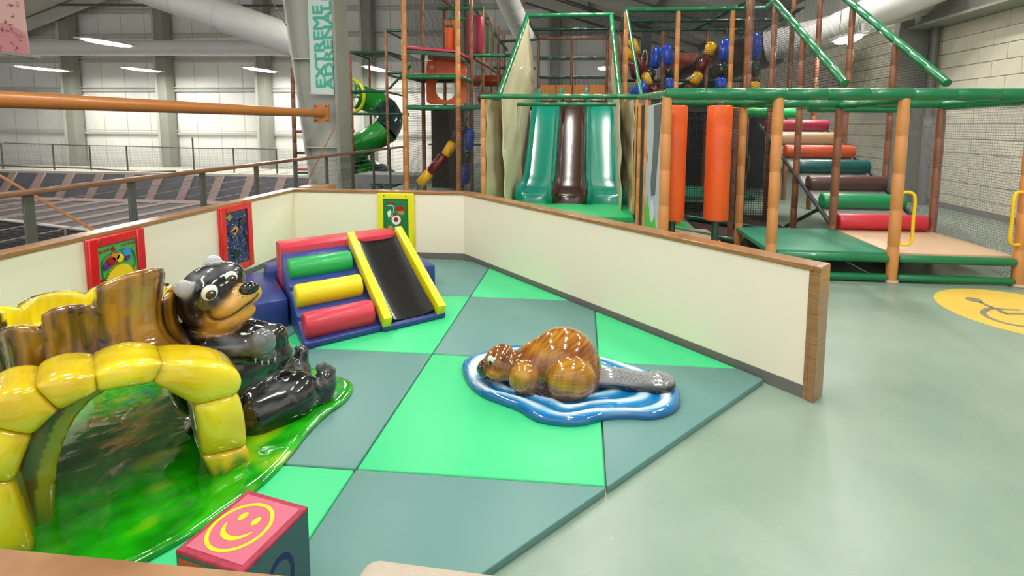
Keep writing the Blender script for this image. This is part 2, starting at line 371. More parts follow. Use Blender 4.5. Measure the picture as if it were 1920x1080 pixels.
# tapered steel column beside the railing, orange beam fixed to it
tc = thing('tapered_column', 'tall tapered pale steel column beyond the cable railing', 'steel column', (-5.6, 10.4, -3.25))
def quadbox(p, y0, y1): vs = [(x, y0, z) for x, z in p]+[(x, y1, z) for x, z in p]; return vs, BF
zt, zb = 9.0, -2.9
def xl(z): return -5.94-(z-.37)*.112
v, f = quadbox([(xl(zb), zb), (-5.2, zb), (-5.28, zt), (xl(zt), zt)], 10.38, 10.42); mk('web', v, f, pm('column_paint', '#b4b6ac', .5), tc)
v, f = quadbox([(xl(zb)-.04, zb), (xl(zb), zb), (xl(zt), zt), (xl(zt)-.04, zt)], 10.2, 10.6); mk('flange', v, f, M_pale, tc)
v, f = quadbox([(-5.22, zb), (-5.16, zb), (-5.24, zt), (-5.3, zt)], 10.05, 10.6); mk('flange', v, f, M_steel, tc)
for z in (1.2, 3.1, 4.9): mk('stiffener', aabb(xl(z), -5.24, 10.2, 10.38, z-.012, z+.012), BF, M_pale, tc)
M_obeam = pm('orange_steel', '#b97435', .35, coat=.3)
ob = thing('orange_beam', 'long round orange steel beam running level to the tapered column', 'steel beam', (-5.6, 10.0, 1.9))
cyl('pipe', (-5.55, 2.2, 1.93), (-5.55, 10.0, 1.93), .083, M_obeam, ob, n=20, rb=0)
mk('end_plate', boxv((-5.55, 10.02, 1.93), (.17, 0, 0), (0, .015, 0), (0, 0, .2)), BF, M_obeam, ob)
for dx in (-.12, .12):
    for dz in (-.15, .15): cyl('bolt', (-5.55+dx, 9.98, 1.93+dz), (-5.55+dx, 10.01, 1.93+dz), .018, M_dark, ob, n=6)
for i, (a, b, Yv) in enumerate((((0, 330), (182, 433), 6.5), ((581, 240), (572, 350), 9.6), ((510, 0), (600, 250), 10.8))):
    if i == 2: sweep('brace_cable', [AY(508, 0, 11.2), AY(628, 198, 11.2)], .012, M_dark, None); t_ = bpy.data.objects['brace_cable']; tag(t_, 'thin dark diagonal cable crossing behind the tall banner', 'cable')
t_ = sweep('brace_rod', [G(0, 330, .7) if False else AY(-20, 318, 7.), AY(190, 440, 7.)], .022, M_obeam); tag(t_, 'thin orange diagonal rod below the cable railing at far left', 'brace rod')
_a, _b = AY(627, 240, 10.02), AY(571, 350, 10.02); _b = _a+(_b-_a)*((_a[2]+3.24)/(_a[2]-_b[2]))
t_ = sweep('brace_rod', [_a, _b], .012, M_obeam); tag(t_, 'thin orange diagonal rod in front of the tapered column', 'brace rod')

# ducts
def duct(lbl, pts, r, ring=.9):
    o = thing('air_duct', lbl, 'duct', pts[0]); pts = [np.array(p, float) for p in pts]; sweep('duct_body', pts, r, M_duct, o, n=24)
    L = np.linalg.norm(pts[-1]-pts[0]); n = int(L/ring); d = nrm(pts[-1]-pts[0])
    for i in range(1, n): c = pts[0]+d*i*ring; cyl('seam_ring', c-d*.02, c+d*.02, r+.012, M_duct, o, n=24, rb=0)
duct('long pale duct running level along the far wall at left', [AY(-60, 90, 26), AY(548, 90, 26)], .42, 2.5)
duct('pale duct slanting down to the tapered column at upper left', [AY(180, -55, 15), AY(560, 80, 15)], .5, 1.5)
duct('spiral duct coming down from the roof above the triple slide', [AY(925, -60, 17), AY(983, 68, 21)], .42, .7)
duct('large pale duct at upper right above the roller stair', [AY(1500, 85, 13.5), AY(1770, -35, 10.5)], .36, 1.2)
duct('short grey duct behind the netted frame at upper right', [AY(1436, 88, 14.5), AY(1590, 52, 13.6)], .42, 1.2)

# lamps
M_lens = pm('lamp_lens', (1, .98, .93), .5, emit=14); M_hous = pm('lamp_housing', '#d5d5d0', .4)
def lamp(p, lbl, L=1.9, wdt=.28, power=None, cab=1.2):
    p = np.array(p, float); o = thing('ceiling_light', lbl, 'light', p, 'long fixtures hung from the roof')
    v, f = bevel_geo(boxv(p+V(0, 0, .04), (wdt/2, 0, 0), (0, L/2, 0), (0, 0, .03)), BF, .02, 1); mk('housing', v, f, M_hous, o)
    ellip('diffuser', p-V(0, 0, .005), (wdt/2-.01, L/2-.02, .07), np.eye(3), M_lens, o, n=8)
    for s in (-1, 1): sweep('hanger', [p+V(0, s*L*.38, .06), p+V(0, s*L*.3, cab)], .008, M_pale, o, n=5)
    if power:
        ld = bpy.data.lights.new('lamp_light', 'AREA'); ld.shape = 'RECTANGLE'; ld.size = wdt; ld.size_y = L; ld.energy = power; ld.color = (1, .965, .9)
        lo = bpy.data.objects.new('lamp_light', ld); C.objects.link(lo); lo.parent = o; lo.location = (0, 0, -.03)
for a, b, lb in (((150, 72), (248, 88), 'bright long lamp below the level duct, largest at upper left'), ((45, 124), (113, 134), 'small bright lamp at the far left of the hall'),
                 ((233, 126), (295, 135), 'small bright lamp below the largest one, near the second far column'), ((472, 68), (547, 86), 'bright lamp cut by the left edge of the tapered column'),
                 ((461, 126), (513, 136), 'small bright lamp just above the orange beam near the third far column'), ((688, 124), (722, 135), 'small bright lamp seen through the open left play frame')):
    A, B = G(*a, 5.), G(*b, 5.); c = (A+B)/2; lamp(c, lb, L=float(np.linalg.norm(A-B)), wdt=.75, power=LAMP_W*6)
lamp(AY(1590, 73, 9.8), 'bright lamp beside the block wall at upper right', L=.9, wdt=.3, power=LAMP_W)
lamp(AY(1131, 128, 27), 'small far lamp seen through the top of the slide frame', L=1.2, wdt=.6, power=LAMP_W)
for X_ in (-3.3, .4, 4.2):
    for Y_ in (.6, 3.4, 7.4): lamp((X_, Y_, 5.4), 'long lamp hung high above the play area', L=1.3, wdt=.16, power=LAMP_W*(1.0 if Y_ < 5 else 1.1))
for X_, Y_, Z_ in ((-6.5, 13.5, 6.4), (0, 12, 6.3), (4.5, 11, 6.3), (-.2, 19, 7), (-12, 8, 6.5), (-22, 10, 6.5)): lamp((X_, Y_, Z_), 'lamp hung high above the netted play frames', L=1.5, power=LAMP_W*2.6)

# trampoline court beyond the railing
cb = thing('trampoline_court', 'sunken trampoline court with dark beds and brown padding strips', 'trampoline', (-20, 24, -3.25))
M_bed = pm('trampoline_bed', '#4a4a50', .7, var=.12, scale=2); M_strip = pm('brown_padding', '#87746f', .6, var=.1, scale=3, bump=.3, bscale=4); M_ledge = pm('cream_pad', '#d3cdbf', .6)
mk('ledge_pad', aabb(-60, -6.5, 28.4, 31.9, -3.25, -1.45), BF, M_ledge, cb)
v, f = quadbox([(0, 0), (1, 0), (1, 1), (0, 1)], 0, 1)
mk('sloped_bed', [(-60, 27.4, -3.15), (-6.5, 27.4, -3.15), (-6.5, 28.38, -1.6), (-60, 28.38, -1.6), (-60, 27.5, -3.25), (-6.5, 27.5, -3.25), (-6.5, 28.39, -3.25), (-60, 28.39, -3.25)], BF, M_bed, cb)
mk('flat_bed', aabb(-60, -6.5, 13, 26.4, -3.25, -3.05), BF, M_bed, cb)
mk('edge_padding', aabb(-60, -6.5, 26.4, 27.4, -3.25, -3.0), BF, M_strip, cb)
x = -36.5
while x < -7:
    vs = boxv((x, 27.87, -2.36), (.28, 0, 0), (0, .49, .78), (0, -.045, .03)); rbox('padding_strip', vs, M_strip, cb, r=.03, seg=1)
    mk('padding_strip', aabb(x-.28, x+.28, 13, 26.4, -3.05, -2.98), BF, M_strip, cb); x += 2.02
nf = thing('court_fence', 'dark post and cable net fence along the far edge of the court', 'fence', (-25, 28.6, -1.45))
M_net = net_mat('black_net', '#202124', .042, .0042); M_netd = net_mat('dense_net', '#26272b', .042, .008, fill=.16); M_netg = net_mat('grey_net', '#85858a', .032, .0048)
pts_ = [(7, 268, 325), (103, 271, 326), (172, 273, 330), (240, 274, 322), (365, 258, 333), (440, 278, 335), (520, 280, 330)]
for px, y0, y1 in pts_:
    a = AY(px, y1, 29); a[2] = -1.45; b = AY(px, y0, 29); cyl('post', (a[0], 29, -1.45), (a[0], 29, b[2]), .045, M_dark, nf, n=6, rb=0)
sweep('top_cable', [AY(px, y0 if y0 > 260 else 278, 29) for px, y0, y1 in pts_], .03, M_dark, nf, n=5)
sweep('middle_cable', [AY(px, y, 29) for px, y in ((-5, 310), (60, 313), (170, 316), (260, 322), (330, 321))], .05, M_dark, nf, n=5)
netq('net', V(-40, 29, -1.45), V(-15, 29, -1.45), AY(520, 280, 29)*V(0, 1, 1)+V(-15, 0, 0), AY(7, 268, 29)*V(0, 1, 1)+V(-40, 0, 0), net_mat('fence_net', '#9a9a98', .1, .012), nf)
bn = thing('safety_net_frame', 'black safety netting hung on a pale rail below the balcony edge', 'net', (-7.5, 9, -3.25))
a, b = G(0, 411, -.3), G(210, 437, -.3); d = nrm(b-a); e_ = a-d*3; b2 = b+d*5
cyl('top_rail', e_, b2, .03, M_ledge, bn, n=8, rb=0)
netq('net', e_*V(1, 1, 0)+V(0, 0, -3.25), b2*V(1, 1, 0)+V(0, 0, -3.25), b2, e_, net_mat('under_net', '#2b2b2d', .08, .02, fill=.8), bn)
for t in (.2, .45, .7): q = e_*(1-t)+b2*t; cyl('post', q*V(1, 1, 0)+V(0, 0, -3.25), q, .03, M_steel, bn, n=8, rb=0)

# cable railing with wooden handrail
XR = -5.0
rl = thing('cable_railing', 'balcony railing with wooden handrail, flat steel posts and horizontal cables', 'railing', (XR, 8, 0))
M_hand = wood_mat('handrail_wood', '#6b4a34', '#8a6146', .3, (3, .6, 3)); M_cable = pm('steel_cable', '#b9bbb6', .3, metal=.7)
rbox('handrail', aabb(XR-.045, XR+.045, 1.5, 13.4, 1.06, 1.11), M_hand, rl, r=.012)
for Yp in (1.95, 2.95, 3.97, 4.99, 6.01, 7.08, 8.1, 9.15, 10.2, 11.3, 12.3, 13.3): rbox('post', aabb(XR-.012, XR+.012, Yp-.045, Yp+.045, 0, 1.06), M_dark, rl, r=.004, seg=1)
for i in range(10): z = .1+i*.098; cyl('cable', (XR, 1.5, z), (XR, 13.4, z), .004, M_cable, rl, n=5, rb=0)
rl2 = thing('cable_railing', 'dark cable railing seen through the bottom of the play tower', 'railing', (-4, 14.5, 0))
rbox('handrail', aabb(-5.0, 1.2, 15.46, 15.54, 1.04, 1.09), M_dark, rl2, r=.01)
for i in range(6): rbox('post', aabb(-4.9+i*1.2, -4.85+i*1.2, 15.48, 15.52, 0, 1.05), M_dark, rl2, r=.004, seg=1)
for i in range(8): cyl('cable', (-5, 15.5, .12+i*.12), (1.2, 15.5, .12+i*.12), .005, M_cable, rl2, n=5, rb=0)

# ================================================================== THE LOW-WALLED TODDLER PEN
H = .87; CW = V(-1.49, 6.0, 0); EN = V(1.45, 3.08, 0); BL = V(-3.73, 6.0, 0)
def wallseg(name, p, q, out, z=H, t=.12, base=True, ends=(0, 0)):
    p, q, out = map(lambda a: np.array(a, float), (p, q, out)); d = nrm(q-p); p = p-d*ends[0]; q = q+d*ends[1]; o = nrm(out)*t
    v, f = prism([p, q, q+o, p+o], 0, z-.035); wl = mk(name, v, f, M_cream, kind='structure')
    n = -nrm(out)*.012; v, f = bevel_geo(*prism([p+n, q+n, q+o-n, p+o-n], z-.035, z), .004, 1); mk('wood_cap', v, f, M_cap, wl, smooth=True, crease=.7)
    v, f = prism([p+n*.4, q+n*.4, q, p], 0, .085)
    if base: mk('baseboard', v, f, M_base, wl)
    return wl
wallseg('wall_left', (-3.73, .82, 0), BL, (-1, 0, 0), ends=(0, .12))
wallseg('wall_back', BL, CW, (0, 1, 0), ends=(0, .05))
wd_ = nrm(EN-CW); wo = V(-wd_[1], wd_[0], 0)
wr = wallseg('wall_right', CW, EN, wo, ends=(0, -.02))
p = EN-wd_*.02; q = EN+wd_*.025; n = wo*.12
v, f = bevel_geo(*prism([p-wo*.014, q-wo*.014, q+n+wo*.014, p+n+wo*.014], 0, H+.002), .004, 1); mk('end_trim', v, f, M_cap, wr, smooth=True, crease=.7)
p = EN-wd_*.045
v, f = prism([p-wo*.006, EN-wd_*.02-wo*.006, EN-wd_*.02, p], 0, H-.03); mk('edge_strip', v, f, M_cap, wr)
a = CW+V(0, 0, H-.07)-wo*.004; b = EN+V(0, 0, H-.07)-wo*.004
wallseg('wall_front', (-3.85, .82, 0), (-.30, .80, 0), (0, -1, 0), t=.2)

# gym mats, checkered, cut to the diagonal walls
M_mb = pm('mat_bright', '#3fcb86', .42, spec=.4, bump=.12, bscale=6); M_md = pm('mat_teal', '#638f8a', .42, spec=.4, bump=.15, bscale=5)
X0, Y0, SQ = -1.09, 2.17, 1.22
names = {(0, 0): 'bright green square mat under the front half of the beaver', (-1, 0): 'grey-green mat left of the bright centre square, beside the grass base', (0, 1): 'grey-green mat behind the beaver, between slide and low wall',
         (-1, 1): 'bright green mat in front of the soft slide', (0, 2): 'bright green corner mat against the right low wall behind the beaver', (-1, 2): 'grey-green mat in the back corner right of the slide',
         (1, 0): 'grey-green triangular mat under the beaver tail reaching the wall end', (1, 1): 'bright green triangular mat against the right low wall', (0, -1): 'grey-green mat at the bottom edge below the centre square',
         (-1, -1): 'bright green mat behind the smiley block', (-2, 1): 'grey-green mat left of the soft slide', (-2, 0): 'bright green mat under the tree stump', (-2, 2): 'bright green mat in the far left corner',
         (-3, 0): 'grey-green mat along the left wall', (-3, 1): 'bright green mat along the left wall behind the bear', (-3, 2): 'grey-green mat in the back left corner', (-2, -1): 'grey-green mat under the front of the grass base',
         (-3, -1): 'bright green mat in the front left corner', (-1, -2): 'grey-green mat strip by the front wall', (-2, -2): 'bright green mat strip by the front wall', (1, -1): 'grey-green mat past the centre square'}
for (i, j), lb in names.items():
    x, y = X0+i*SQ, Y0+j*SQ; p = [(x, y), (x+SQ, y), (x+SQ, y+SQ), (x, y+SQ)]
    p = clip(p, 1, 1, 4.495); p = clip(p, 0, 1, 5.97) if p else p; p = clip(p, -1, 0, 3.71) if p else p; p = clip(p, 0, -1, -.86) if p else p; p = clip(p, 1, -1, -2.03) if p else p
    if len(p) < 3: continue
    ar = .5*abs(sum(p[k][0]*p[(k+1) % len(p)][1]-p[(k+1) % len(p)][0]*p[k][1] for k in range(len(p))))
    if ar < .02: continue
    c = np.mean(p, 0); p = [tuple(np.array(q)+(c-np.array(q))*.0035/np.linalg.norm(c-np.array(q))*1.4) for q in p]
    v, f = bevel_geo(*prism(p, 0, .038), .012, 3); o = mk('floor_mat', v, f, M_mb if (i+j) % 2 == 0 else M_md, smooth=True, crease=1.2, loc=(c[0], c[1], 0)); tag(o, lb, 'mat', 'checkered floor mats in the pen')
# ================================================================== SOFT STAIR AND SLIDE
ua, va = V(.755, .656, 0), V(-.656, .755, 0); SO = V(-2.04, 3.38, .038)
def L(u, v, z=0): return SO+ua*u+va*v+V(0, 0, z)
def Lbox(u0, u1, v0, v1, z0, z1): return boxv(L((u0+u1)/2, (v0+v1)/2, (z0+z1)/2), ua*(u1-u0)/2, va*(v1-v0)/2, (0, 0, (z1-z0)/2))
VB = dict(rough=.38, coat=.15, bump=.12, bscale=9)
M_vb = pm('vinyl_blue', '#2b3f86', **VB); M_vr = pm('vinyl_red', '#cf3348', **VB); M_vg = pm('vinyl_green', '#0fa651', **VB); M_vy = pm('vinyl_yellow', '#ecd90c', **VB); M_vk = pm('vinyl_black', '#060606', .35, coat=.1, spec=.3, bump=.3, bscale=5)
ss = thing('soft_slide', 'soft play stair of three rollers beside a black slide with yellow rails', 'slide', L(.53, .6, -.038))
rbox('top_block', Lbox(-.03, 1.02, .93, 1.24, 0, .585), M_vr, ss, r=.02, label='red padded top block')
def sideprofile(name, prof, u0, u1, mat, r=.012):
    n = len(prof); vs = [L(u0, v_, z_) for v_, z_ in prof]+[L(u1, v_, z_) for v_, z_ in prof]
    v, f = bevel_geo(vs, [list(range(n)), list(range(n, 2*n))[::-1]]+[(i, n+i, n+(i+1) % n, (i+1) % n) for i in range(n)], r, 2); return mk(name, v, f, mat, ss, smooth=True, crease=.7)
sideprofile('stair_body', [(-.02, 0), (-.02, .05), (.04, .06), (.24, .13), (.24, .17), (.34, .20), (.54, .29), (.54, .33), (.64, .36), (.82, .46), (.93, .53), (.93, 0)], -.03, .56, M_vb)
def roller(name, c, ln, r, mat, parent, ax):
    c = np.array(c, float); v, f = lathe(c, c+ax*ln, [(0, r*.3), (0, r*.86), (.006, r*.95), (.02, r), (ln-.02, r), (ln-.006, r*.95), (ln, r*.86), (ln, r*.3)], 28); return mk(name, v, f, mat, parent, smooth=True, crease=1.0)
for v_, z_, m_, r_ in ((.11, .13, M_vr, .108), (.42, .275, M_vy, .1), (.73, .42, M_vg, .1)): roller('roller', L(-.01, v_, z_), .52, r_, m_, ss, ua)
sideprofile('slide_base', [(-.02, 0), (-.02, .045), (.05, .05), (.93, .5), (.93, 0)], .56, 1.08, M_vb)
vs = []; nu, nv = 12, 18
for j in range(nv+1):
    for i in range(nu+1):
        s, t = i/nu, j/nv; u_ = .61+.42*s; v__ = -.0+.96*t; zc = .055+.50*t-.05*math.sin(PI*s)**.7*min(1, t*5+.3)*0-.035*math.sin(PI*t)
        vs.append(L(u_, v__, zc+.045*(2*s-1)**4))
v0_ = list(vs); vs += [q-V(0, 0, .03) for q in v0_]; m_ = len(v0_); fs = []
for j in range(nv):
    for i in range(nu): q = j*(nu+1)+i; fs += [(q, q+1, q+nu+2, q+nu+1), (m_+q, m_+q+nu+1, m_+q+nu+2, m_+q+1)]
rim = list(range(nu+1))+[(j+1)*(nu+1)-1 for j in range(1, nv+1)]+[nv*(nu+1)+i for i in range(nu-1, -1, -1)]+[j*(nu+1) for j in range(nv-1, 0, -1)]
fs += [(rim[i], m_+rim[i], m_+rim[(i+1) % len(rim)], rim[(i+1) % len(rim)]) for i in range(len(rim))]
mk('slide_bed', vs, fs, M_vk, ss, smooth=True, crease=.9)
mk('front_lip', *bevel_geo(Lbox(.55, 1.1, -.05, .0, 0, .05), BF, .01, 1), M_vb, ss)
for u0 in (.545, 1.015):
    a, b = L(u0+.035, -.07, .085), L(u0+.035, .98, .60); d = (b-a)/2; n = nrm(np.cross(d, ua))*-.05
    if n[2] < 0: n = -n
    rbox('side_rail', boxv((a+b)/2, ua*.035, d, n), M_vy, ss, r=.008)
sb = mk('soft_block', *bevel_geo(Lbox(-.62, -.045, .53, 1.5, 0, .24), BF, .018, 2), M_vb, smooth=True, crease=.7, loc=L(-.3, 1, 0)); tag(sb, 'blue padded block left of the soft stair, behind the bear', 'block')
sb = mk('soft_block', *bevel_geo(Lbox(1.08, 1.36, .75, 1.42, 0, .24), BF, .018, 2), M_vb, smooth=True, crease=.7, loc=L(1.2, 1, 0)); tag(sb, 'blue padded block right of the black slide', 'block')
sb = mk('soft_block', *bevel_geo(Lbox(-.10, 1.05, 1.25, 1.6, 0, .30), BF, .018, 2), M_vb, smooth=True, crease=.7, loc=L(.5, 1.4, 0)); tag(sb, 'blue padded block behind the red top of the soft stair', 'block')

# ================================================================== GRASS BASE AND TREE-STUMP TUNNEL
M_paint = paint('glossy_paint', .14, 1, bump=.12, bscale=9); M_paintw = paint('wavy_gloss_paint', .12, 1, bump=.35, bscale=7)
def pad_mesh(outline, top, edge, colf, ripple=None, rings=26, m=7):
    """low moulded base with a rounded rim from its plan outline"""
    P = np.array(catmull([V(*p, 0) for p in outline], m, True)); n = len(P); c = P.mean(0); vs = []; ts = []
    prof = [(1.0-.0, 0.0), (1.01, .3), (1.005, .6), (.985, .88), (.96, 1.0)]+[(.96*(1-k/rings), 1.0) for k in range(1, rings)]
    for s, z in prof:
        for p in P:
            q = c+(p-c)*(1-(1-s)*(edge/.03) if s > .95 else s); zz = top*z; vs.append([q[0], q[1], zz]); ts.append(s)
    vs.append([c[0], c[1], top]); ts.append(0); vs = np.array(vs); ts = np.array(ts)
    if ripple is not None: vs[:, 2] += ripple(vs, ts)*np.clip((1-ts)/.08, 0, 1)
    fs = []
    for i in range(len(prof)-1):
        for k in range(n): fs.append((i*n+k, i*n+(k+1) % n, (i+1)*n+(k+1) % n, (i+1)*n+k))
    b = (len(prof)-1)*n; fs += [(b+k, b+(k+1) % n, b+n) for k in range(n)]; fs.append(list(range(n))[::-1]); vs[:, 2] += .038
    return vs, fs, colf(vs, ts)
go = [(-1.60, 2.97), (-1.47, 2.90), (-1.42, 2.74), (-1.46, 2.55), (-1.47, 2.38), (-1.46, 2.2), (-1.47, 2.02), (-1.52, 1.86), (-1.60, 1.68), (-1.74, 1.5), (-1.98, 1.34), (-2.3, 1.25), (-2.65, 1.32), (-2.98, 1.55), (-3.25, 1.95), (-3.38, 2.4), (-3.3, 2.9), (-3.0, 3.15), (-2.6, 3.2), (-2.2, 3.12), (-1.9, 3.08)]
def gcol(v, t):
    n = noise3(v, (9, 9, 2), 3)+.6*noise3(v, (34, 26, 2), 4); n2 = noise3(v, (6, 5, 1), 8)
    c = mixc(S('#0c8508'), S('#22b80e'), .5+.6*n); return mixc(c, S('#b9d516'), np.clip(n2*1.3+.25*n-.45, 0, 1)*.85)
st = thing('tree_stump_tunnel', 'hollow tree stump crawl tunnel with yellow block arch on a glossy grass base', 'play sculpture', (-2.35, 2.23, .038))
v, f, c = pad_mesh(go, .035, .03, gcol, ripple=lambda v, t: .004*np.sin(v[:, 0]*14+v[:, 1]*9), rings=44, m=9); mk('grass_base', v, f, M_paintw, st, smooth=True, cols=c, label='green grass-painted base')
Bd = nrm(V(.66, .75, 0)); Ad = V(-Bd[1], Bd[0], 0); OT = V(-1.97, 1.9, 0)
SCn = V(-2.43, 2.13, 0); GZ = .06
lob = np.array([-3.0, -2.3, -1.6, -1.13, -.62, .25, 1.0, 1.7, 2.4])
lobh = [.86, .96, .87, .94, 1.03, .86, .85, .84, .84]
def lobe(th):
    """angle -> (position inside the lobe 0..1, rim height)"""
    th = (th-lob[0]) % (2*PI); e = np.append(lob-lob[0], 2*PI); i = np.clip(np.searchsorted(e, th, 'right')-1, 0, len(lob)-1)
    s = (th-e[i])/(e[i+1]-e[i]); return s, np.array(lobh)[i], i
def stump_sdf(P):
    q = P-OT; b = q@Bd; a = q@Ad; z = P[:, 2]; r = P-SCn; rr_ = np.hypot(r[:, 0], r[:, 1]); th = np.arctan2(r[:, 1], r[:, 0]); s, hh, _ = lobe(th)
    bul = np.sqrt(np.clip(1-(2*s-1)**2, 0, 1)); R = .315+.03*bul+.05*np.clip((z-.62)/.35, 0, 1)**1.5+.05*np.clip((.25-z)/.25, 0, 1)
    rimz = hh-.055*(1-bul)
    outer = np.maximum(rr_-R, z-rimz); outer = np.maximum(outer, GZ-z)
    arch = ((np.abs(b)/.40)**2.6+(np.clip(z, 0, 9)/.66)**2.6)**(1/2.6); arch = (arch-1)*.4; arch = np.maximum(arch, np.maximum(.03-a, a-.95)); arch = np.maximum(arch, GZ-.02-z)
    d = smin(outer, arch, .12)
    crat = np.maximum(rr_-(R-.055), .70-z); d = np.maximum(d, -crat)
    hole = ((np.abs(b)/.27)**2.6+(np.clip(z, 0, 9)/.57)**2.6)**(1/2.6); hole = (hole-1)*.27; return np.maximum(d, -hole)*.8
vs, fs = surfnet(stump_sdf, SCn+V(-.62, -.62, .03), SCn+V(.62, .62, 1.1), .0155)
def stump_col(P):
    q = P-OT; b = q@Bd; a = q@Ad; z = P[:, 2]; r = P-SCn; rr_ = np.hypot(r[:, 0], r[:, 1]); th = np.arctan2(r[:, 1], r[:, 0]); s, hh, _ = lobe(th)
    n = noise3(np.stack([th*7, th*3, z*1.3], 1), (2.2, 2, 1.2), 2)+.5*noise3(P, (22, 22, 5), 9)
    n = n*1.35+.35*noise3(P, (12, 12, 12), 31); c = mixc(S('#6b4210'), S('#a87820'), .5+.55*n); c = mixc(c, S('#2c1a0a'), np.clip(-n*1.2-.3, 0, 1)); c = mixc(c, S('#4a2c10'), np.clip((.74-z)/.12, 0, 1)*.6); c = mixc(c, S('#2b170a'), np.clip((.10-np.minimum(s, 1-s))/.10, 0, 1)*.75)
    bul = np.sqrt(np.clip(1-(2*s-1)**2, 0, 1)); inner = (rr_ < .312+.03*bul+.05*np.clip((z-.62)/.35, 0, 1)**1.5-.03) & (z > .66)
    yc = mixc(S('#f1e42c'), S('#b9930e'), .35+.5*noise3(np.stack([th*6, z*2, z], 1), (2, 2, 1), 5)); c[inner] = yc[inner]
    hole = ((np.abs(b)/.325)**2.6+(z/.615)**2.6) < 1
    hc = mixc(S('#a3921a'), S('#4f7a12'), np.clip((.35-z)/.35, 0, 1)*.8+.3*noise3(P, (14, 14, 4), 6)); c[hole] = hc[hole]
    low = np.clip((.2-z)/.15+.5*noise3(P, (30, 30, 3), 7), 0, 1)*.8; return mixc(c, S('#1d7a10'), low)
mk('bark_trunk', vs, fs, M_paint, st, smooth=True, cols=stump_col(vs), label='brown bark trunk with jagged lobed rim')
# arch of separate rounded yellow blocks; path = inner edge, outer edge in (b, z)
inn_ = [(.30, .05), (.27, .20), (.255, .34), (.16, .50), (-.03, .575), (-.20, .54), (-.30, .42), (-.32, .22), (-.33, .05)]
outr_ = [(.45, .05), (.45, .21), (.435, .42), (.335, .66), (.06, .74), (-.20, .74), (-.42, .62), (-.49, .30), (-.50, .05)]
def BZ(px, py, off=.12):
    q = AP(px, py, OT-Ad*off, Ad); return (float((q-OT)@Bd), max(.045, float(q[2])))
inn = [BZ(*q) for q in ((398, 912), (378, 858), (362, 762), (286, 721), (183, 737), (112, 773), (62, 818), (28, 905), (70, 1050))]
outr = [BZ(*q) for q in ((468, 890), (464, 838), (449, 740), (308, 682), (178, 703), (64, 728), (-32, 800), (-75, 905), (-80, 1050))]
mido = {2: BZ(430, 693), 5: BZ(-8, 748), 4: BZ(119, 708), 3: BZ(241, 683)}
def archy(i, tt):
    a = np.array(inn[i])*(1-tt)+np.array(inn[i+1])*tt; b = np.array(outr[i])*(1-tt)+np.array(outr[i+1])*tt
    if i in mido: b = b+(np.array(mido[i])-(np.array(outr[i])+np.array(outr[i+1]))/2)*(1-(2*tt-1)**2)
    return a, b
for i in range(8):
    vs = []; cs = []; n = 14; fs = []
    # cube-sphere rounded block mapped into the arch cell
    idx = {}
    def key(p): return tuple(np.round(p, 5))
    for ax in range(3):
        for sg in (-1, 1):
            for u_ in range(n):
                for w_ in range(n):
                    qd = []
                    for (du, dw) in ((0, 0), (1, 0), (1, 1), (0, 1)):
                        p = [0, 0, 0]; p[ax] = sg; p[(ax+1) % 3] = -1+2*(u_+du)/n; p[(ax+2) % 3] = -1+2*(w_+dw)/n; k = key(p)
                        if k not in idx: idx[k] = len(vs); vs.append(p)
                        qd.append(idx[k])
                    fs.append(qd if sg > 0 else qd[::-1])
    P0 = np.array(vs, float); pw = 9.; P1 = P0/((np.abs(P0)**pw).sum(1)**(1/pw))[:, None]; P1 *= 1.0/np.array([1, 1, 1])
    out = []; cc = []
    for p in P1:
        tt = .5+p[0]*.5*1.07; a, b = archy(i, min(max(tt, -.05), 1.05)); rd = .5+p[1]*.5; bz = a*(1-rd)+b*rd; bulge = .012*(1-p[0]**2)*max(p[1], 0); bz = bz+nrm(b-a)*bulge
        dep = .015+p[2]*.135-.02*(1-p[0]**2)*(1-p[1]**2)*(p[2] < 0); X = OT+Bd*bz[0]+Ad*dep; X[2] = bz[1]; out.append(X); cc.append([p[0], p[1], p[2], bz[1]])
    out = np.array(out); cc = np.array(cc); n1 = noise3(out, (9, 9, 9), 20+i); col = mixc(S('#f9e62a'), S('#d9ae12'), .45+.5*n1)
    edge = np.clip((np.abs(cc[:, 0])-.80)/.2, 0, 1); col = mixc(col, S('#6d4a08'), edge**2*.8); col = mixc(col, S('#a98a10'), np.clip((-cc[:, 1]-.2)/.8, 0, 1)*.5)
    col = mixc(col, S('#3c8a12'), np.clip((.13-cc[:, 3])/.07+.9*noise3(out, (60, 60, 6), 44), 0, 1)*(cc[:, 3] < .22)*.85)
    mk('arch_block', out, fs, M_paint, st, smooth=True, cols=col)

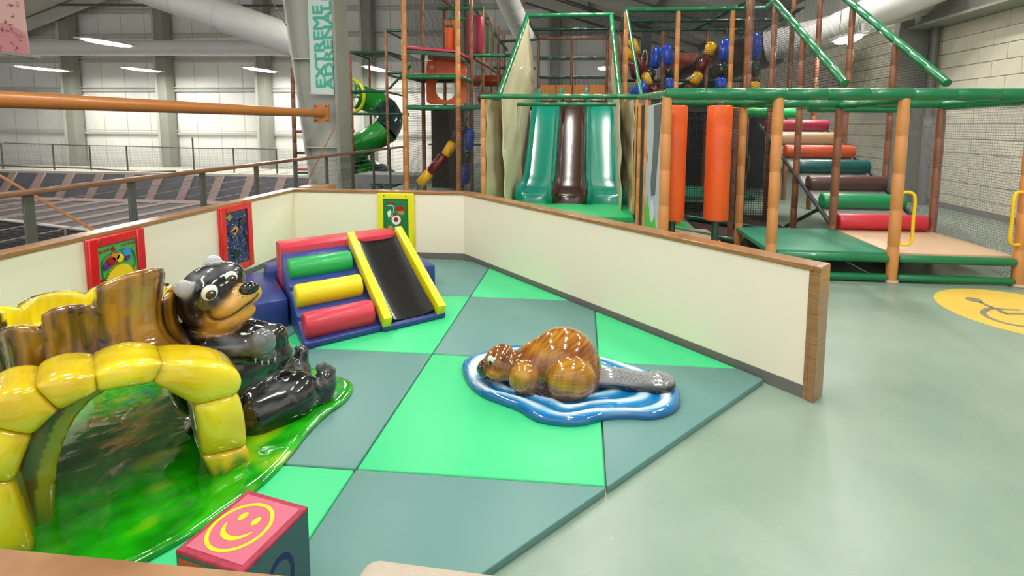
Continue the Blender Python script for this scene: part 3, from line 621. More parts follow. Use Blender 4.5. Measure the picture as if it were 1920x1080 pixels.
# ================================================================== BEAR leaning on the stump
class Sculpt:
    def __init__(s, c0, k):
        s.c = np.array(c0, float); s.n = nrm(V(-s.c[0], -s.c[1], 0)); s.S = V(-s.n[1], s.n[0], 0); s.B = []; s.k = k
    def pt(s, px, py, off=0): return AP(px, py, s.c+s.n*off, s.n)
    def sc(s, px, py, off=0): return float((s.pt(px, py, off)-EYEP)@FW)/FPX
    def e(s, px, py, off, rx, ry, rt, tilt=0, col='k', k=None):
        m = s.sc(px, py, off); a = math.radians(tilt); X = s.S*math.cos(a)+V(0, 0, math.sin(a)); Y = -s.S*math.sin(a)+V(0, 0, math.cos(a))
        s.B.append(('e', s.pt(px, py, off), np.array([rx*m, ry*m, rt]), np.array([X, Y, s.n]), col, k or s.k))
    def c_(s, a, b, ra, rb, col='k', k=None):
        pa, pb = s.pt(*a), s.pt(*b); s.B.append(('c', pa, pb, ra*s.sc(*a), rb*s.sc(*b), col, k or s.k))
    def d1(s, P, B): return ell(P, B[1], B[2], B[3]) if B[0] == 'e' else caps(P, B[1], B[2], B[3], B[4])
    def f(s, P):
        d = None
        for B in s.B: q = s.d1(P, B); d = q if d is None else smin(d, q, B[-1])
        return np.maximum(d, s.floor-P[:, 2]) if s.floor is not None else d
    def bounds(s):
        lo, hi = V(9, 9, 9), V(-9, -9, -9)
        for B in s.B:
            if B[0] == 'e': m = max(B[2]); lo = np.minimum(lo, B[1]-m); hi = np.maximum(hi, B[1]+m)
            else:
                for q, r in ((B[1], B[3]), (B[2], B[4])): lo = np.minimum(lo, q-r); hi = np.maximum(hi, q+r)
        if s.floor is not None: lo[2] = s.floor-.02
        return lo-.03, hi+.03
    def weights(s, P):
        D = np.stack([s.d1(P, B) for B in s.B], 1); W = np.exp(-(D-D.min(1, keepdims=True))/.006); return W/W.sum(1, keepdims=True)
def on(sc, px, py): return march(sc.f, px, py)
bear = Sculpt((-1.93, 2.54, 0), .03); bear.floor = .07
E_ = bear.e
E_(432, 690, -.02, 95, 95, .23, 0); E_(400, 640, -.05, 62, 70, .16, 20); E_(478, 745, .0, 80, 72, .23, 0)       # trunk
E_(398, 556, 0, 56, 62, .155, -10, k=.02); E_(425, 523, -.02, 30, 32, .11, -30, k=.02)              # skull and brow
E_(345, 542, .10, 16, 19, .02, 20, 'ear', k=.008); E_(400, 496, -.05, 16, 19, .028, 10, 'ear', k=.008)            # ears
E_(360, 548, .07, 18, 15, .04, 20, k=.012)
E_(397, 594, .085, 22, 24, .06, 20, 'tan', k=.018); E_(428, 573, .085, 40, 25, .075, 18, 'tan', k=.02); E_(462, 553, .10, 26, 20, .06, 12, 'tan', k=.02); E_(428, 600, .075, 48, 20, .07, 20, 'tan', k=.012)
E_(388, 550, .11, 17, 20, .045, 0, 'k', k=.015)
E_(405, 625, .0, 50, 22, .12, 0)                              # ruff
bear.c_((392, 655, .12), (472, 650, .16), 24, 21); bear.c_((472, 650, .16), (492, 640, .18), 20, 18)         # near arm across the belly
E_(493, 642, .20, 22, 27, .05, 10, 'paw', k=.012); bear.c_((478, 665, .205), (479, 676, .215), 6, 4, k=.006); bear.c_((490, 668, .21), (491, 681, .22), 6, 4, k=.006); bear.c_((502, 668, .21), (503, 680, .22), 6, 4, k=.006); bear.c_((513, 662, .205), (515, 674, .21), 6, 4, k=.006)
bear.c_((475, 618, .03), (515, 628, .05), 18, 19); bear.c_((515, 628, .05), (527, 665, .06), 19, 17); bear.c_((527, 665, .06), (508, 695, .08), 17, 14)     # far arm
bear.c_((520, 705, -.02), (556, 700, -.06), 38, 26); bear.c_((556, 700, -.06), (566, 662, -.07), 22, 12, k=.01)  # far leg
for x in (557, 563, 569): E_(x, 653, -.07, 4, 7, .012, 0, 'toe', k=.005)
bear.c_((490, 768, .14), (546, 744, .15), 60, 48, k=.03); bear.c_((548, 742, .15), (592, 742, .13), 40, 24, k=.02)       # near leg
E_(609, 722, .12, 21, 34, .075, -4, 'sole', k=.015); E_(596, 748, .13, 28, 20, .06, -10, k=.02)
for x, y in ((598, 690), (607, 686), (616, 689), (624, 696)): E_(x, y, .125, 6, 8, .022, 0, 'toe', k=.006)
E_(440, 790, .03, 80, 45, .2, 0)
lo, hi = bear.bounds(); vs, fs = surfnet(bear.f, lo, hi, .0095)
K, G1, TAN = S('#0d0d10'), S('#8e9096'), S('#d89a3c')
cmap = {'k': K, 'ear': S('#bcbcc0'), 'tan': TAN, 'paw': S('#707279'), 'sole': S('#1e1e22'), 'toe': S('#4a4a4e')}
W = bear.weights(vs); col = W@np.array([cmap[B[-2]] for B in bear.B])
wt = W@np.array([1.0 if B[-2] == 'tan' else 0. for B in bear.B])
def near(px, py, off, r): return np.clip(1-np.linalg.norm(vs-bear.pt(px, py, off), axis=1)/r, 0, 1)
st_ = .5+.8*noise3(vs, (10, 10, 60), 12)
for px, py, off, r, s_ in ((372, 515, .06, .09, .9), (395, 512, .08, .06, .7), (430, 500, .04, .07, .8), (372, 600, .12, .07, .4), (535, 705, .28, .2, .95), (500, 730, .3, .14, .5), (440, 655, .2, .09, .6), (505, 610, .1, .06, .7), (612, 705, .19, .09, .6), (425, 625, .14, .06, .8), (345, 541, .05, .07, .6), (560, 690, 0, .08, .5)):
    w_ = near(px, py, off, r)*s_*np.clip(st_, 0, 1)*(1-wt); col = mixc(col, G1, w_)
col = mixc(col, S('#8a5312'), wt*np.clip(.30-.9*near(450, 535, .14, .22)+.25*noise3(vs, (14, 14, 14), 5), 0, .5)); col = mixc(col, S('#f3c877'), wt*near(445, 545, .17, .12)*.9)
mc = [on(bear, x, y) for x, y in ((390, 588), (394, 596), (404, 600), (418, 599), (434, 592), (450, 582), (466, 570), (478, 560), (484, 552))]
mc = [q for q in mc if q is not None]; mc = catmull(mc, 8) if len(mc) > 2 else mc
if mc: dm = np.min(np.linalg.norm(vs[:, None]-np.array(mc)[None], axis=2), axis=1); col = mixc(col, S('#3a1c08'), np.clip(1.5-dm/.007, 0, 1)); vs = vs+bear.n*0; vs = vs-(bear.n*.008)*np.clip(1-dm/.016, 0, 1)[:, None]
bt = thing('bear_figure', 'glossy black cartoon bear sitting on the grass base against the tree stump', 'play sculpture', (-1.9, 2.6, .07))
mk('body', vs, fs, M_paint, bt, smooth=True, cols=col)
GL = dict(rough=.08, coat=1)
M_ew = pm('eye_white', '#e9efe8', **GL); M_eb = pm('eye_brown', '#3b1d12', **GL); M_ek = pm('gloss_black', '#09090a', **GL); M_claw = pm('claw', '#9b9b96', **GL)
R0 = np.array([bear.S, V(0, 0, 1), bear.n])
for px, py, rx, ry in ((393, 549, 13, 15.5), (432, 521, 11.5, 13)):
    q = on(bear, px, py)
    if q is None: continue
    m = bear.sc(px, py, .1); view = nrm(EYEP-q); a = math.radians(-18); R = np.array([R0[0]*math.cos(a)+R0[1]*math.sin(a), -R0[0]*math.sin(a)+R0[1]*math.cos(a), bear.n])
    ey = ellip('eyeball', q-view*.006, (rx*m, ry*m, .019), R, M_ew, bt); c2 = q-view*.006+view*.0135+V(0, 0, -3.5*m)+bear.S*1.5*m
    ellip('iris', c2, (8.5*m, 9.5*m, .0105), R, M_eb, ey, n=12); ellip('pupil', c2+view*.006, (5*m, 6*m, .007), R, M_ek, ey, n=10); ellip('glint', c2+view*.0125+V(0, 0, 3*m)+bear.S*2*m, (1.6*m, 1.8*m, .003), R, M_ew, ey, n=8)
q = on(bear, 467, 541)
if q is not None: m = bear.sc(467, 541, .15); ellip('nose', q+nrm(EYEP-q)*.004, (17*m, 12*m, .03), np.array([nrm(bear.S+V(0, 0, .1)), nrm(V(0, 0, 1)-.1*bear.S), bear.n]), M_ek, bt)
for px, py in ((449, 548), (453, 552), (458, 549), (462, 556), (447, 554), (455, 557), (400, 570), (396, 566), (404, 573), (466, 552), (451, 543)):
    q = on(bear, px, py)
    if q is not None: ellip('whisker_dot', q, (.0028, .0028, .0028), R0, M_ek, bt, n=5)
for px, py in ((479, 676), (491, 681), (503, 680), (515, 674)):
    q = on(bear, px, py-3)
    if q is not None: v, f = lathe(q+V(0, 0, .004), q+bear.n*.012+V(0, 0, -.022), [(0, .004), (.008, .0055), (.02, .003), (.027, .0006)], 8); mk('claw', v, f, M_claw, bt, smooth=True)
for px, py in ((598, 683), (607, 679), (617, 683), (625, 691)):
    q = on(bear, px, py+3)
    if q is not None: v, f = lathe(q, q+bear.n*.012+V(0, 0, .016), [(0, .004), (.008, .0045), (.019, .0008)], 8); mk('claw', v, f, M_claw, bt, smooth=True)

# ================================================================== BEAVER on a water base
bv = thing('beaver_figure', 'glossy brown cartoon beaver crouching on a blue and white water base', 'play sculpture', (-.05, 2.97, .038))
wo_ = [G(x, y, .05)[:2] for x, y in ((868, 690), (880, 674), (905, 666), (950, 655), (1010, 655), (1080, 660), (1130, 676), (1175, 690), (1225, 703), (1262, 722), (1274, 750), (1262, 772), (1225, 784), (1180, 783), (1135, 785), (1095, 795), (1050, 796), (1005, 787), (972, 768), (940, 756), (905, 742), (880, 720))]
cw = np.mean(wo_, 0)
def wave(v, t):
    th = np.arctan2(v[:, 1]-cw[1], v[:, 0]-cw[0]); return t*30+1.1*np.sin(3*th+1)+.8*np.sin(5*th+8*t)+.5*np.sin(9*th)
def wcol(v, t):
    s = np.sin(wave(v, t)); c = mixc(S('#0d74b4'), S('#39a8dc'), .5+.5*s); c = mixc(c, S('#eef7fa'), np.clip((s-.1)/.6, 0, 1)*(.75+.5*noise3(v, (7, 7, 1), 3))*np.clip((1-t)/.05+.25, 0, 1)); return mixc(c, S('#0b5f9c'), np.clip((t-.965)/.04, 0, 1)*.9)
v, f, c = pad_mesh(wo_, .05, .035, wcol, ripple=lambda v, t: .006*np.sin(wave(v, t)), rings=40, m=8); mk('water_base', v, f, M_paint, bv, smooth=True, cols=c, label='wavy blue and white water base')
be = Sculpt((-.05, 3.02, 0), .03); be.floor = .075; E_ = be.e
E_(1056, 681, 0, 68, 67, .2, 0, k=.03); E_(1012, 688, .02, 56, 50, .17, 28, k=.04); E_(1088, 702, .0, 42, 50, .18, 0); be.c_((962, 688, .03), (1000, 690, .03), 27, 36)
E_(938, 683, .03, 32, 30, .105, -15, k=.02); E_(940, 660, .02, 22, 14, .06, 10, k=.02); E_(910, 692, .05, 15, 18, .06, 10, 'dk', k=.015); E_(929, 700, .10, 17, 12, .045, -10, 'go', k=.012); E_(944, 668, .115, 6, 6, .012, 0, 'k', k=.008)
E_(900, 694, .04, 7, 9, .03, 0, 'dk', k=.01)
E_(982, 708, .15, 29, 30, .08, 10, 'go', k=.02); E_(1070, 713, .175, 48, 40, .095, 8, 'go', k=.02); E_(1058, 738, .14, 44, 14, .10, 5, 'bt', k=.012); E_(990, 730, .14, 30, 9, .07, -12, 'bt', k=.01)
lo, hi = be.bounds(); vs, fs = surfnet(be.f, lo, hi, .009)
cm = {'k': S('#8a4a14'), 'dk': S('#3a2212'), 'go': S('#a8701a'), 'bt': S('#3c2414')}
W = be.weights(vs); col = W@np.array([cm[B[-2]] for B in be.B])
def nearv(px, py, off, r): return np.clip(1-np.linalg.norm(vs-be.pt(px, py, off), axis=1)/r, 0, 1)
ctr = be.pt(960, 690, .05); rel = vs-ctr; an = np.arctan2(rel[:, 2], rel@be.S); fur = .6*noise3(np.stack([an*26, an*9, np.linalg.norm(rel, axis=1)*9], 1), (1.6, 1.6, 1), 6)+.5*noise3(vs, (26, 26, 26), 2)
col = mixc(col, S('#c98f2a'), np.clip(fur*.8+.05, 0, .75)*(W@np.array([0 if B[-2] in ('dk', 'bt') else 1. for B in be.B]))); col = mixc(col, S('#43260f'), np.clip(-fur*.9-.1, 0, .6))
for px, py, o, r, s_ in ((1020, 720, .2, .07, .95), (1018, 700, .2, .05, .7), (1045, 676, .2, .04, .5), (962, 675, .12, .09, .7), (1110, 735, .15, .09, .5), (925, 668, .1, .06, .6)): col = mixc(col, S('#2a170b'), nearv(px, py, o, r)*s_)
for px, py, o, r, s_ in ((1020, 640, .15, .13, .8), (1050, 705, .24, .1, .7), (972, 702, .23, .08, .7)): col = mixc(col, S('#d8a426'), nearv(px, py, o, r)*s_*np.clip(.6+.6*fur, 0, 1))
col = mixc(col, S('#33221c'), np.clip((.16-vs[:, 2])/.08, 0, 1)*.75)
mk('body', vs, fs, M_paint, bv, smooth=True, cols=col)
R1 = np.array([be.S, V(0, 0, 1), be.n])
q = on(be, 921, 677)
if q is not None:
    m = be.sc(921, 677, .1); a = math.radians(12); R = np.array([R1[0]*math.cos(a)+R1[1]*math.sin(a), -R1[0]*math.sin(a)+R1[1]*math.cos(a), be.n]); vw = nrm(EYEP-q)
    ey = ellip('eyeball', q-vw*.002, (7*m, 11*m, .012), R, M_ew, bv); ellip('pupil', q+vw*.007+V(0, 0, -4*m)-be.S*1*m, (3.8*m, 6*m, .007), R, M_ek, ey, n=10)
for dx in (0, 7):
    a, b = G(905+dx, 702, .12), G(918+dx, 716, .092); sweep('twig', [a, (a+b)/2+V(0, 0, .005), b], [.005, .008, .005], pm('twig_brown', '#8b6b35', .3, coat=1), bv, n=7)
q = on(be, 900, 690)
if q is not None: ellip('nose', q, (.02, .016, .016), R1, M_ek, bv, n=8)
# paddle tail with raised scale grid
A0, A1 = be.pt(1118, 718, .04), be.pt(1236, 741, .02); A0[2] = .125; A1[2] = .115
def tail(P):
    t = np.clip(((P-A0)@(A1-A0))/((A1-A0)@(A1-A0)), 0, 1); w_ = .07+.03*t; ax = nrm((A1-A0)*V(1, 1, 0)); s_ = V(-ax[1], ax[0], 0); q = P-(A0+(A1-A0)*t[:, None]); y = q@s_; z = q[:, 2]-.012*np.sin(t*6); x = q@ax
    return np.maximum((np.sqrt((y/w_)**2+(z/.06)**2+(x/w_)**2)-1)*.045, .07-P[:, 2])
vs, fs = surfnet(tail, np.minimum(A0, A1)-.13, np.maximum(A0, A1)+.13, .006); ax = nrm((A1-A0)*V(1, 1, 0)); s_ = V(-ax[1], ax[0], 0)
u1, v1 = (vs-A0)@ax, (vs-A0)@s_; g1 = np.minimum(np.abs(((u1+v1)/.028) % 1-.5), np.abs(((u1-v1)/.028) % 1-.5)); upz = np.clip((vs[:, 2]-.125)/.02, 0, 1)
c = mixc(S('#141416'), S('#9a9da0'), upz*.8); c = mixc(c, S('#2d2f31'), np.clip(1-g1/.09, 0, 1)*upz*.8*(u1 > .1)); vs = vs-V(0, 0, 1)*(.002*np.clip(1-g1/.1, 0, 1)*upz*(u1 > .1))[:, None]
mk('tail', vs, fs, M_paint, bv, smooth=True, cols=c, label='flat dark tail with cross-hatched scales')
# ================================================================== INDOOR PLAYGROUND FRAMES
F = dict(rough=.35, coat=.3, bump=.25, bscale=22)
M_tan = pm('foam_tan', '#cc8a4c', **F); M_brn = pm('foam_brown', '#8c5a40', **F); M_grn = pm('foam_green', '#0a7243', **F); M_dgr = pm('foam_dark_green', '#1d4a38', **F)
M_teal = pm('slide_teal', '#048a76', .22, coat=.5); M_choc = pm('slide_brown', '#3d241c', .22, coat=.5)
M_or = pm('vinyl_orange', '#f0601c', .4, coat=.2); M_cloth = pm('cream_vinyl', '#cdc3a0', .5, coat=.1); M_turf = pm('mat_green', '#25b567', .5); M_dk = pm('charcoal_panel', '#303336', .7)
M_yel = pm('yellow_paint', '#f3c50e', .3, coat=.4); M_tanmat = pm('mat_tan', '#c9a988', .45); M_gmat = pm('mat_deep_green', '#2c8566', .45)
def post(o, x, y, z0, z1, r=.055, m=None): foam('post', (x, y, z0), (x, y, z1), r, m or M_tan, o, step=.4)
def rail(o, a, b, r=.05, m=None, nm='rail'): foam(nm, a, b, r, m or M_grn, o, step=.45)
# --- entrance frame
YA, YB = 5.66, 6.9; ZT = 2.08; XS = (.93, 2.14, 3.45, 4.76)
fr = thing('entrance_frame', 'front play frame of tan padded posts under long green padded rails, with open entrance deck', 'play frame', (2.8, 6.2, 0))
for x in XS: post(fr, x, YA, 0, ZT-.04, .058)
for x in (3.45, 4.76): cyl('post_foot', (x, YA, 0), (x, YA, .03), .072, pm('foot_beige', '#d8b79c', .5), fr)
for x in (2.16, 3.40, 4.68): post(fr, x, YB, 0, ZT-.1, .05, M_brn if x > 3 else M_tan)
foam('rail', (XS[0]-.02, YA, ZT), (XS[3]+.06, YA, ZT), .066, M_grn, fr, step=.42, label='long front top rail')
rail(fr, (XS[3], YA, ZT-.02), (4.68, YB, ZT-.06), .05); rail(fr, (2.14, YB, ZT-.05), (4.7, YB, ZT-.05), .05)
rail(fr, (.95, YA, ZT), (.98, 8.9, 2.22), .05); rail(fr, (.95, 6.3, ZT-.06), (2.2, 6.3, ZT-.06), .04); rail(fr, (.95, YB, ZT-.06), (2.2, YB, ZT-.06), .04, M_dgr)
rail(fr, (2.14, YA, ZT-.05), (2.16, YB, ZT-.08), .04); rail(fr, (3.45, YA, ZT-.06), (3.4, YB, ZT-.08), .045); rail(fr, (4.76, YA, ZT-.06), (4.68, YB, ZT-.08), .045)
for (xa, xb) in ((2.2, 3.40), (3.50, 4.72)):
    for z, r_ in ((.27, .046), (.055, .042)): cyl('rail', (xa, YA-.01, z), (xb, YA-.01, z), r_, M_grn, fr, rb=.03)
rbox('deck_mat', aabb(2.12, 3.435, YA+.02, YB+.02, .27, .335), M_gmat, fr, r=.02, label='green entrance deck mat')
rbox('deck_mat', aabb(3.455, 4.73, YA+.02, YB+.02, .27, .335), M_tanmat, fr, r=.02, label='tan entrance deck mat')
mk('under_panel', aabb(2.1, 4.0, 6.5, 6.52, .0, .27), BF, pm('brown_panel', '#3c2a24', .7), fr)
rail(fr, (3.6, 6.0, .03), (5.6, 8.2, .05), .03, M_dk, nm='floor_pipe')
netq('side_net', V(4.72, YA, .3), V(4.66, YB, .3), V(4.66, YB, 2.0), V(4.72, YA, 2.0), M_netg, fr)
netq('side_net', V(4.8, YA, 0), V(6.0, 9.3, 0), V(6.0, 9.3, 1.9), V(4.8, YA, 2.0), M_netg, fr)
netq('floor_net', V(4.5, 6.2, .02), V(5.2, 6.0, .02), V(6.6, 9.2, .02), V(4.9, 9.2, .02), M_netg, fr)
for px, s in ((1690, 1), (1898, -1)):
    x = XS[2]+.055 if s > 0 else XS[3]-.055
    zt_, zb_ = AY(px, 360, YA)[2], AY(px, 457, YA)[2]; e = .1*s
    sweep('handle', catmull([(x-.02*s, YA-.03, zt_), (x+e*.6, YA-.04, zt_-.0), (x+e, YA-.05, zt_-.06), (x+e, YA-.05, (zt_+zb_)/2), (x+e, YA-.05, zb_+.06), (x+e*.6, YA-.04, zb_), (x-.02*s, YA-.03, zb_)], 5), .017, M_yel, fr, n=10, label='yellow grab handle')
# mural panel on the left side of the frame
mu = rbox('mural_panel', aabb(.905, .935, 5.78, 7.15, .1, 2.0), pm('mural_sky', '#b6c3cc', .5), fr, r=.004, seg=1, label='painted jungle panel')
def flatx(name, pts, x, mat, par, th=.004): n = len(pts); vs = [(x, y, z) for y, z in pts]+[(x-th, y, z) for y, z in pts]; return mk(name, vs, [list(range(n)), list(range(n, 2*n))[::-1]]+[(i, (i+1) % n, n+(i+1) % n, n+i) for i in range(n)], mat, par)
flatx('painted_grass', [(5.79, .11), (7.14, .11), (7.14, .72), (7.0, .55), (6.9, .78), (6.75, .55), (6.6, .68), (6.4, .5), (6.2, .62), (6.0, .45), (5.79, .55)], .903, pm('mural_green', '#4fbf3e', .5), mu)
flatx('painted_trunk', [(5.85, 1.98), (6.5, 1.98), (6.42, 1.6), (6.5, 1.2), (6.6, .98), (6.5, .8), (6.2, .86), (6.1, 1.2), (5.95, 1.6)], .903, pm('mural_grey', '#5e5f63', .5), mu)
flatx('painted_cloud', [(6.4+.2*math.cos(a), .62+.15*math.sin(a)) for a in [k*PI/8 for k in range(16)]], .898, pm('mural_pale', '#d3d9e6', .5), mu)
flatx('painted_flower', [(7.04+.07*math.cos(a), 1.28+.07*math.sin(a)) for a in [k*PI/4 for k in range(8)]], .9, pm('mural_orange', '#d9802c', .5), mu)
# orange padded rolls on green poles
for px, lb in ((1263, 'orange padded roll hidden partly behind the corner post'), (1346, 'orange padded roll standing clear between the first two front posts')):
    p = AY(px, 300, 6.25); x = p[0]; b = thing('padded_roll', lb, 'padded roll', (x, 6.25, 0), 'orange rolls inside the front frame')
    z1, z0 = AY(px, 198, 6.25)[2], AY(px, 412, 6.25)[2]
    cyl('roll', (x, 6.25, z0), (x, 6.25, z1), .152, M_or, b, n=32, rb=.02); cyl('pole', (x, 6.25, 0), (x, 6.25, z0), .045, M_dgr, b); cyl('pole', (x, 6.25, z1), (x, 6.25, ZT-.06), .04, M_dgr, b)
# --- roller stair
rs = thing('roller_stair', 'stair of seven coloured padded rollers climbing away beside the block wall', 'roller stair', (4, 8.3, 0))
RD = [(6.93, .44, '#cf2f40', 'red'), (7.40, .655, '#0f8f55', 'green'), (7.86, .87, '#5a3a35', 'brown'), (8.33, 1.085, '#0e5652', 'teal'), (8.80, 1.305, '#c9542c', 'orange'), (9.27, 1.52, '#b09674', 'tan'), (9.75, 1.75, '#8f1f38', 'dark red')]
for y, z, hx, nm in RD:
    o_ = roller('roller', (3.47, y, z), 1.13, .108, pm('roll_'+nm.replace(' ', '_'), hx, .4, coat=.15, bump=.15, bscale=7), rs, V(1, 0, 0)); o_['label'] = nm+' padded roller'
vs, f = quadbox([(0, 0)]*4, 0, 1)
mk('backing_sheet', [(3.5, 6.85, .28), (4.6, 6.85, .28), (4.6, 10, 1.72), (3.5, 10, 1.72), (3.5, 6.85, .25), (4.6, 6.85, .25), (4.6, 10, 1.69), (3.5, 10, 1.69)], BF, pm('grey_sheet', '#b8b8b4', .6), rs)
for x in (3.44, 4.64): foam('side_pipe', (x, 6.9, .32), (x, 10, 1.76), .03, M_dk, rs)
rail(rs, (3.3, 7.6, 1.98), (4.72, 7.6, 1.98), .045); rail(rs, (3.4, 8.4, .06), (5.0, 9.8, .4), .03, M_dk, nm='floor_pipe')
roller('roller', (3.2, 10.2, 2.0), 1.0, .1, M_vg, rs, V(1, 0, 0))
mk('yellow_board', [(1.9, 7.5, 1.98), (3.35, 7.3, 2.02), (3.35, 7.3, 2.18), (2.75, 7.35, 2.18), (1.9, 7.55, 2.05)]+[(1.9, 7.53, 1.98), (3.35, 7.33, 2.02), (3.35, 7.33, 2.18), (2.75, 7.38, 2.18), (1.9, 7.58, 2.05)], [(0, 1, 2, 3, 4), (9, 8, 7, 6, 5)]+[(i, 5+i, 5+(i+1) % 5, (i+1) % 5) for i in range(5)], M_yel, rs)
# --- roof rails over the roller stair and netted frame behind
nf2 = thing('netted_play_frame', 'tall netted play frame with sloping green roof rails behind the front frame', 'play frame', (3, 11, 0))
for x in (3.45, 4.72):
    rail(nf2, (x, 6.9, 2.3), (x, 11.4, 5.2), .058, nm='roof_rail')
    for y in ((8.25, 9.5, 10.8) if x < 4 else (8.05, 9.35, 10.6, 11.9)): post(nf2, x, y, 0, 2.3+(min(y, 11.4)-6.9)*.644, .05, M_brn)
    netq('roof_net', V(x, 6.95, 2.0), V(x, 11.4, 2.0), V(x, 11.4, 5.1), V(x, 6.95, 2.25), M_netd if x < 4 else M_net, nf2)
    if x > 4: netq('side_net', V(x, 7.0, 0), V(x, 11.4, 0), V(x, 11.4, 2.0), V(x, 7.0, 2.0), M_netg, nf2)
XU = (.92, 2.06, 3.24, 3.56)
ZU = 4.3
for i, x in enumerate((.92, 2.06, 3.24)):
    post(nf2, x, 11.4, 0, ZU-.04, .055, M_tan); post(nf2, x+.05, 13.8, 0, ZU-.04, .05, M_brn)
post(nf2, 3.56, 11.35, 0, 5.3, .06, M_tan)
for y in (11.4, 12.6, 13.8): rail(nf2, (.9, y, ZU), (4.75 if y > 12 else 3.95, y, ZU), .05 if y < 12 else .04, M_grn if y < 12 else M_dgr)
rail(nf2, (3.9, 11.4, ZU), (4.9, 11.4, 5.0), .05); rail(nf2, (2.9, 13.8, ZU), (4.9, 11.4, ZU+.9), .045, M_dgr); rail(nf2, (.92, 11.4, ZU), (.92, 13.8, ZU), .045); rail(nf2, (4.72, 11.4, ZU), (4.72, 13.8, ZU), .045, M_dgr)
rail(nf2, (.98, 8.6, 2.2), (.92, 11.4, ZU), .0001+.03, M_grn)
for z in (2.2, 2.95): rail(nf2, (.9, 13.8, z), (4.7, 13.8, z), .04, M_dgr)
mk('platform', aabb(.9, 4.7, 11.4, 13.8, 2.05, 2.15), BF, M_dk, nf2)
netq('back_net', V(.9, 13.85, 2.1), V(4.75, 13.85, 2.1), V(4.75, 13.85, ZU), V(.9, 13.85, ZU), M_net, nf2)
netq('top_net', V(.9, 11.4, ZU), V(4.7, 11.4, ZU), V(4.7, 13.8, ZU), V(.9, 13.8, ZU), M_netd, nf2)
netq('front_net', V(.95, 11.38, 2.1), V(4.7, 11.38, 2.1), V(4.7, 11.38, ZU), V(.95, 11.38, ZU), net_mat('thin_net', '#202124', .05, .004), nf2)
for z0 in (0,): netq('lower_net', V(1.0, 9.0, z0), V(3.4, 9.0, z0), V(3.4, 9.0, 2.0), V(1.0, 9.0, 2.0), M_netd, nf2)
netq('lower_net', V(2.15, 6.95, .3), V(2.4, 9.0, .3), V(2.4, 9.0, 2.0), V(2.15, 6.95, 2.0), M_netd, nf2)
for x, y in ((1.55, 8.0), (2.3, 7.75), (2.75, 9.0), (1.4, 10.2), (3.0, 10.2)): post(nf2, x, y, 0, 2.1, .045, M_tan if x < 1.6 else M_brn)
for x, y in ((.93, 7.3), (.95, 8.4), (.98, 9.15)): post(nf2, x, y, 0, 2.1, .045, M_tan)
mk('side_panel', aabb(.96, .975, 7.4, 9.1, 0, 2.05), BF, pm('black_panel', '#24272c', .6), nf2)
mk('back_panel', aabb(-.2, 5.0, 14.0, 14.05, 0, 2.1), BF, M_dk, nf2)
rbox('floor_mat', aabb(1.05, 3.3, 9.6, 11.2, .3, .38), M_gmat, nf2, r=.02)
for (p0, p1) in (((1.25, 7.9, .08), (2.35, 6.9, .1)), ((1.9, 8.9, .08), (3.4, 7.6, .08)), ((.98, 9.1, .05), (1.2, 8.1, .05))): rail(nf2, p0, p1, .05, M_dgr)
vtx = [G(1265, 425, .12), G(1272, 418, .12), G(1310, 405, .12), G(1337, 433, .12), G(1300, 436, .12)]
rbox('floor_mat', aabb(1.1, 1.95, 6.75, 7.75, .0, .12), pm('mat_sand', '#b9a68a', .5), nf2, r=.02); rbox('floor_mat', aabb(1.1, 1.9, 6.6, 6.74, .0, .1), M_vr, nf2, r=.02); rbox('floor_mat', aabb(1.1, 1.7, 7.8, 8.6, .0, .12), M_turf, nf2, r=.02)
mk('lower_floor', aabb(1.9, 3.4, 7.0, 9.5, 0.0, .03), BF, pm('dark_brown_floor', '#3b2b29', .6), nf2)
# dark inner details: tube ring, red bin, brown tube
o = thing('tube_ring', 'olive ring of a crawl tube in the dark frame behind the orange rolls', 'tube', AY(1375, 305, 9.6)); c = AY(1370, 307, 9.6); sweep('ring', [c+V(.36*math.cos(a), .1*math.cos(a), .36*math.sin(a)) for a in [k*PI/12 for k in range(24)]], .04, pm('olive', '#7d7c22', .4, coat=.3), o, closed=True)
sweep('tube_body', [c+V(.02, .05, 0), c+V(.1, .9, 0)], .32, M_dk, o, n=20)
o = thing('upper_tube', 'large brown plastic tube slanting behind the hanging bolsters', 'tube', AY(1330, 130, 15)); sweep('tube_body', [AY(1230, 190, 15), AY(1300, 150, 15.3), AY(1380, 110, 15.6), AY(1450, 90, 16)], .55, pm('tube_brown', '#3a2c28', .25, coat=.4), o, n=20)
o = thing('red_panel', 'dull red padded panel behind the bolsters in the upper netted frame', 'panel', AY(1280, 110, 15)); a, b = AY(1228, 98, 14.6), AY(1312, 100, 14.8); mk('board', [a, b, AY(1300, 118, 14.7), AY(1245, 140, 14.6)]+[q+V(0, .08, 0) for q in (a, b, AY(1300, 118, 14.7), AY(1245, 140, 14.6))], BF, pm('dull_red', '#8e3120', .5), o)
o = thing('rock_panel', 'dark panel with a round mirror ring inside the upper netted frame', 'panel', AY(1215, 95, 13.2)); a = AY(1200, 150, 13.2); b = AY(1222, 60, 13.2); rbox('board', aabb(a[0], b[0], 13.2, 13.26, a[2], b[2]), M_dk, o, r=.01, seg=1); c = AY(1209, 110, 13.15); sweep('ring', [c+V(.06*math.cos(t), 0, .22*math.sin(t)) for t in [k*PI/8 for k in range(16)]], .018, pm('beige_ring', '#c9b58f', .4), o, n=6, closed=True)
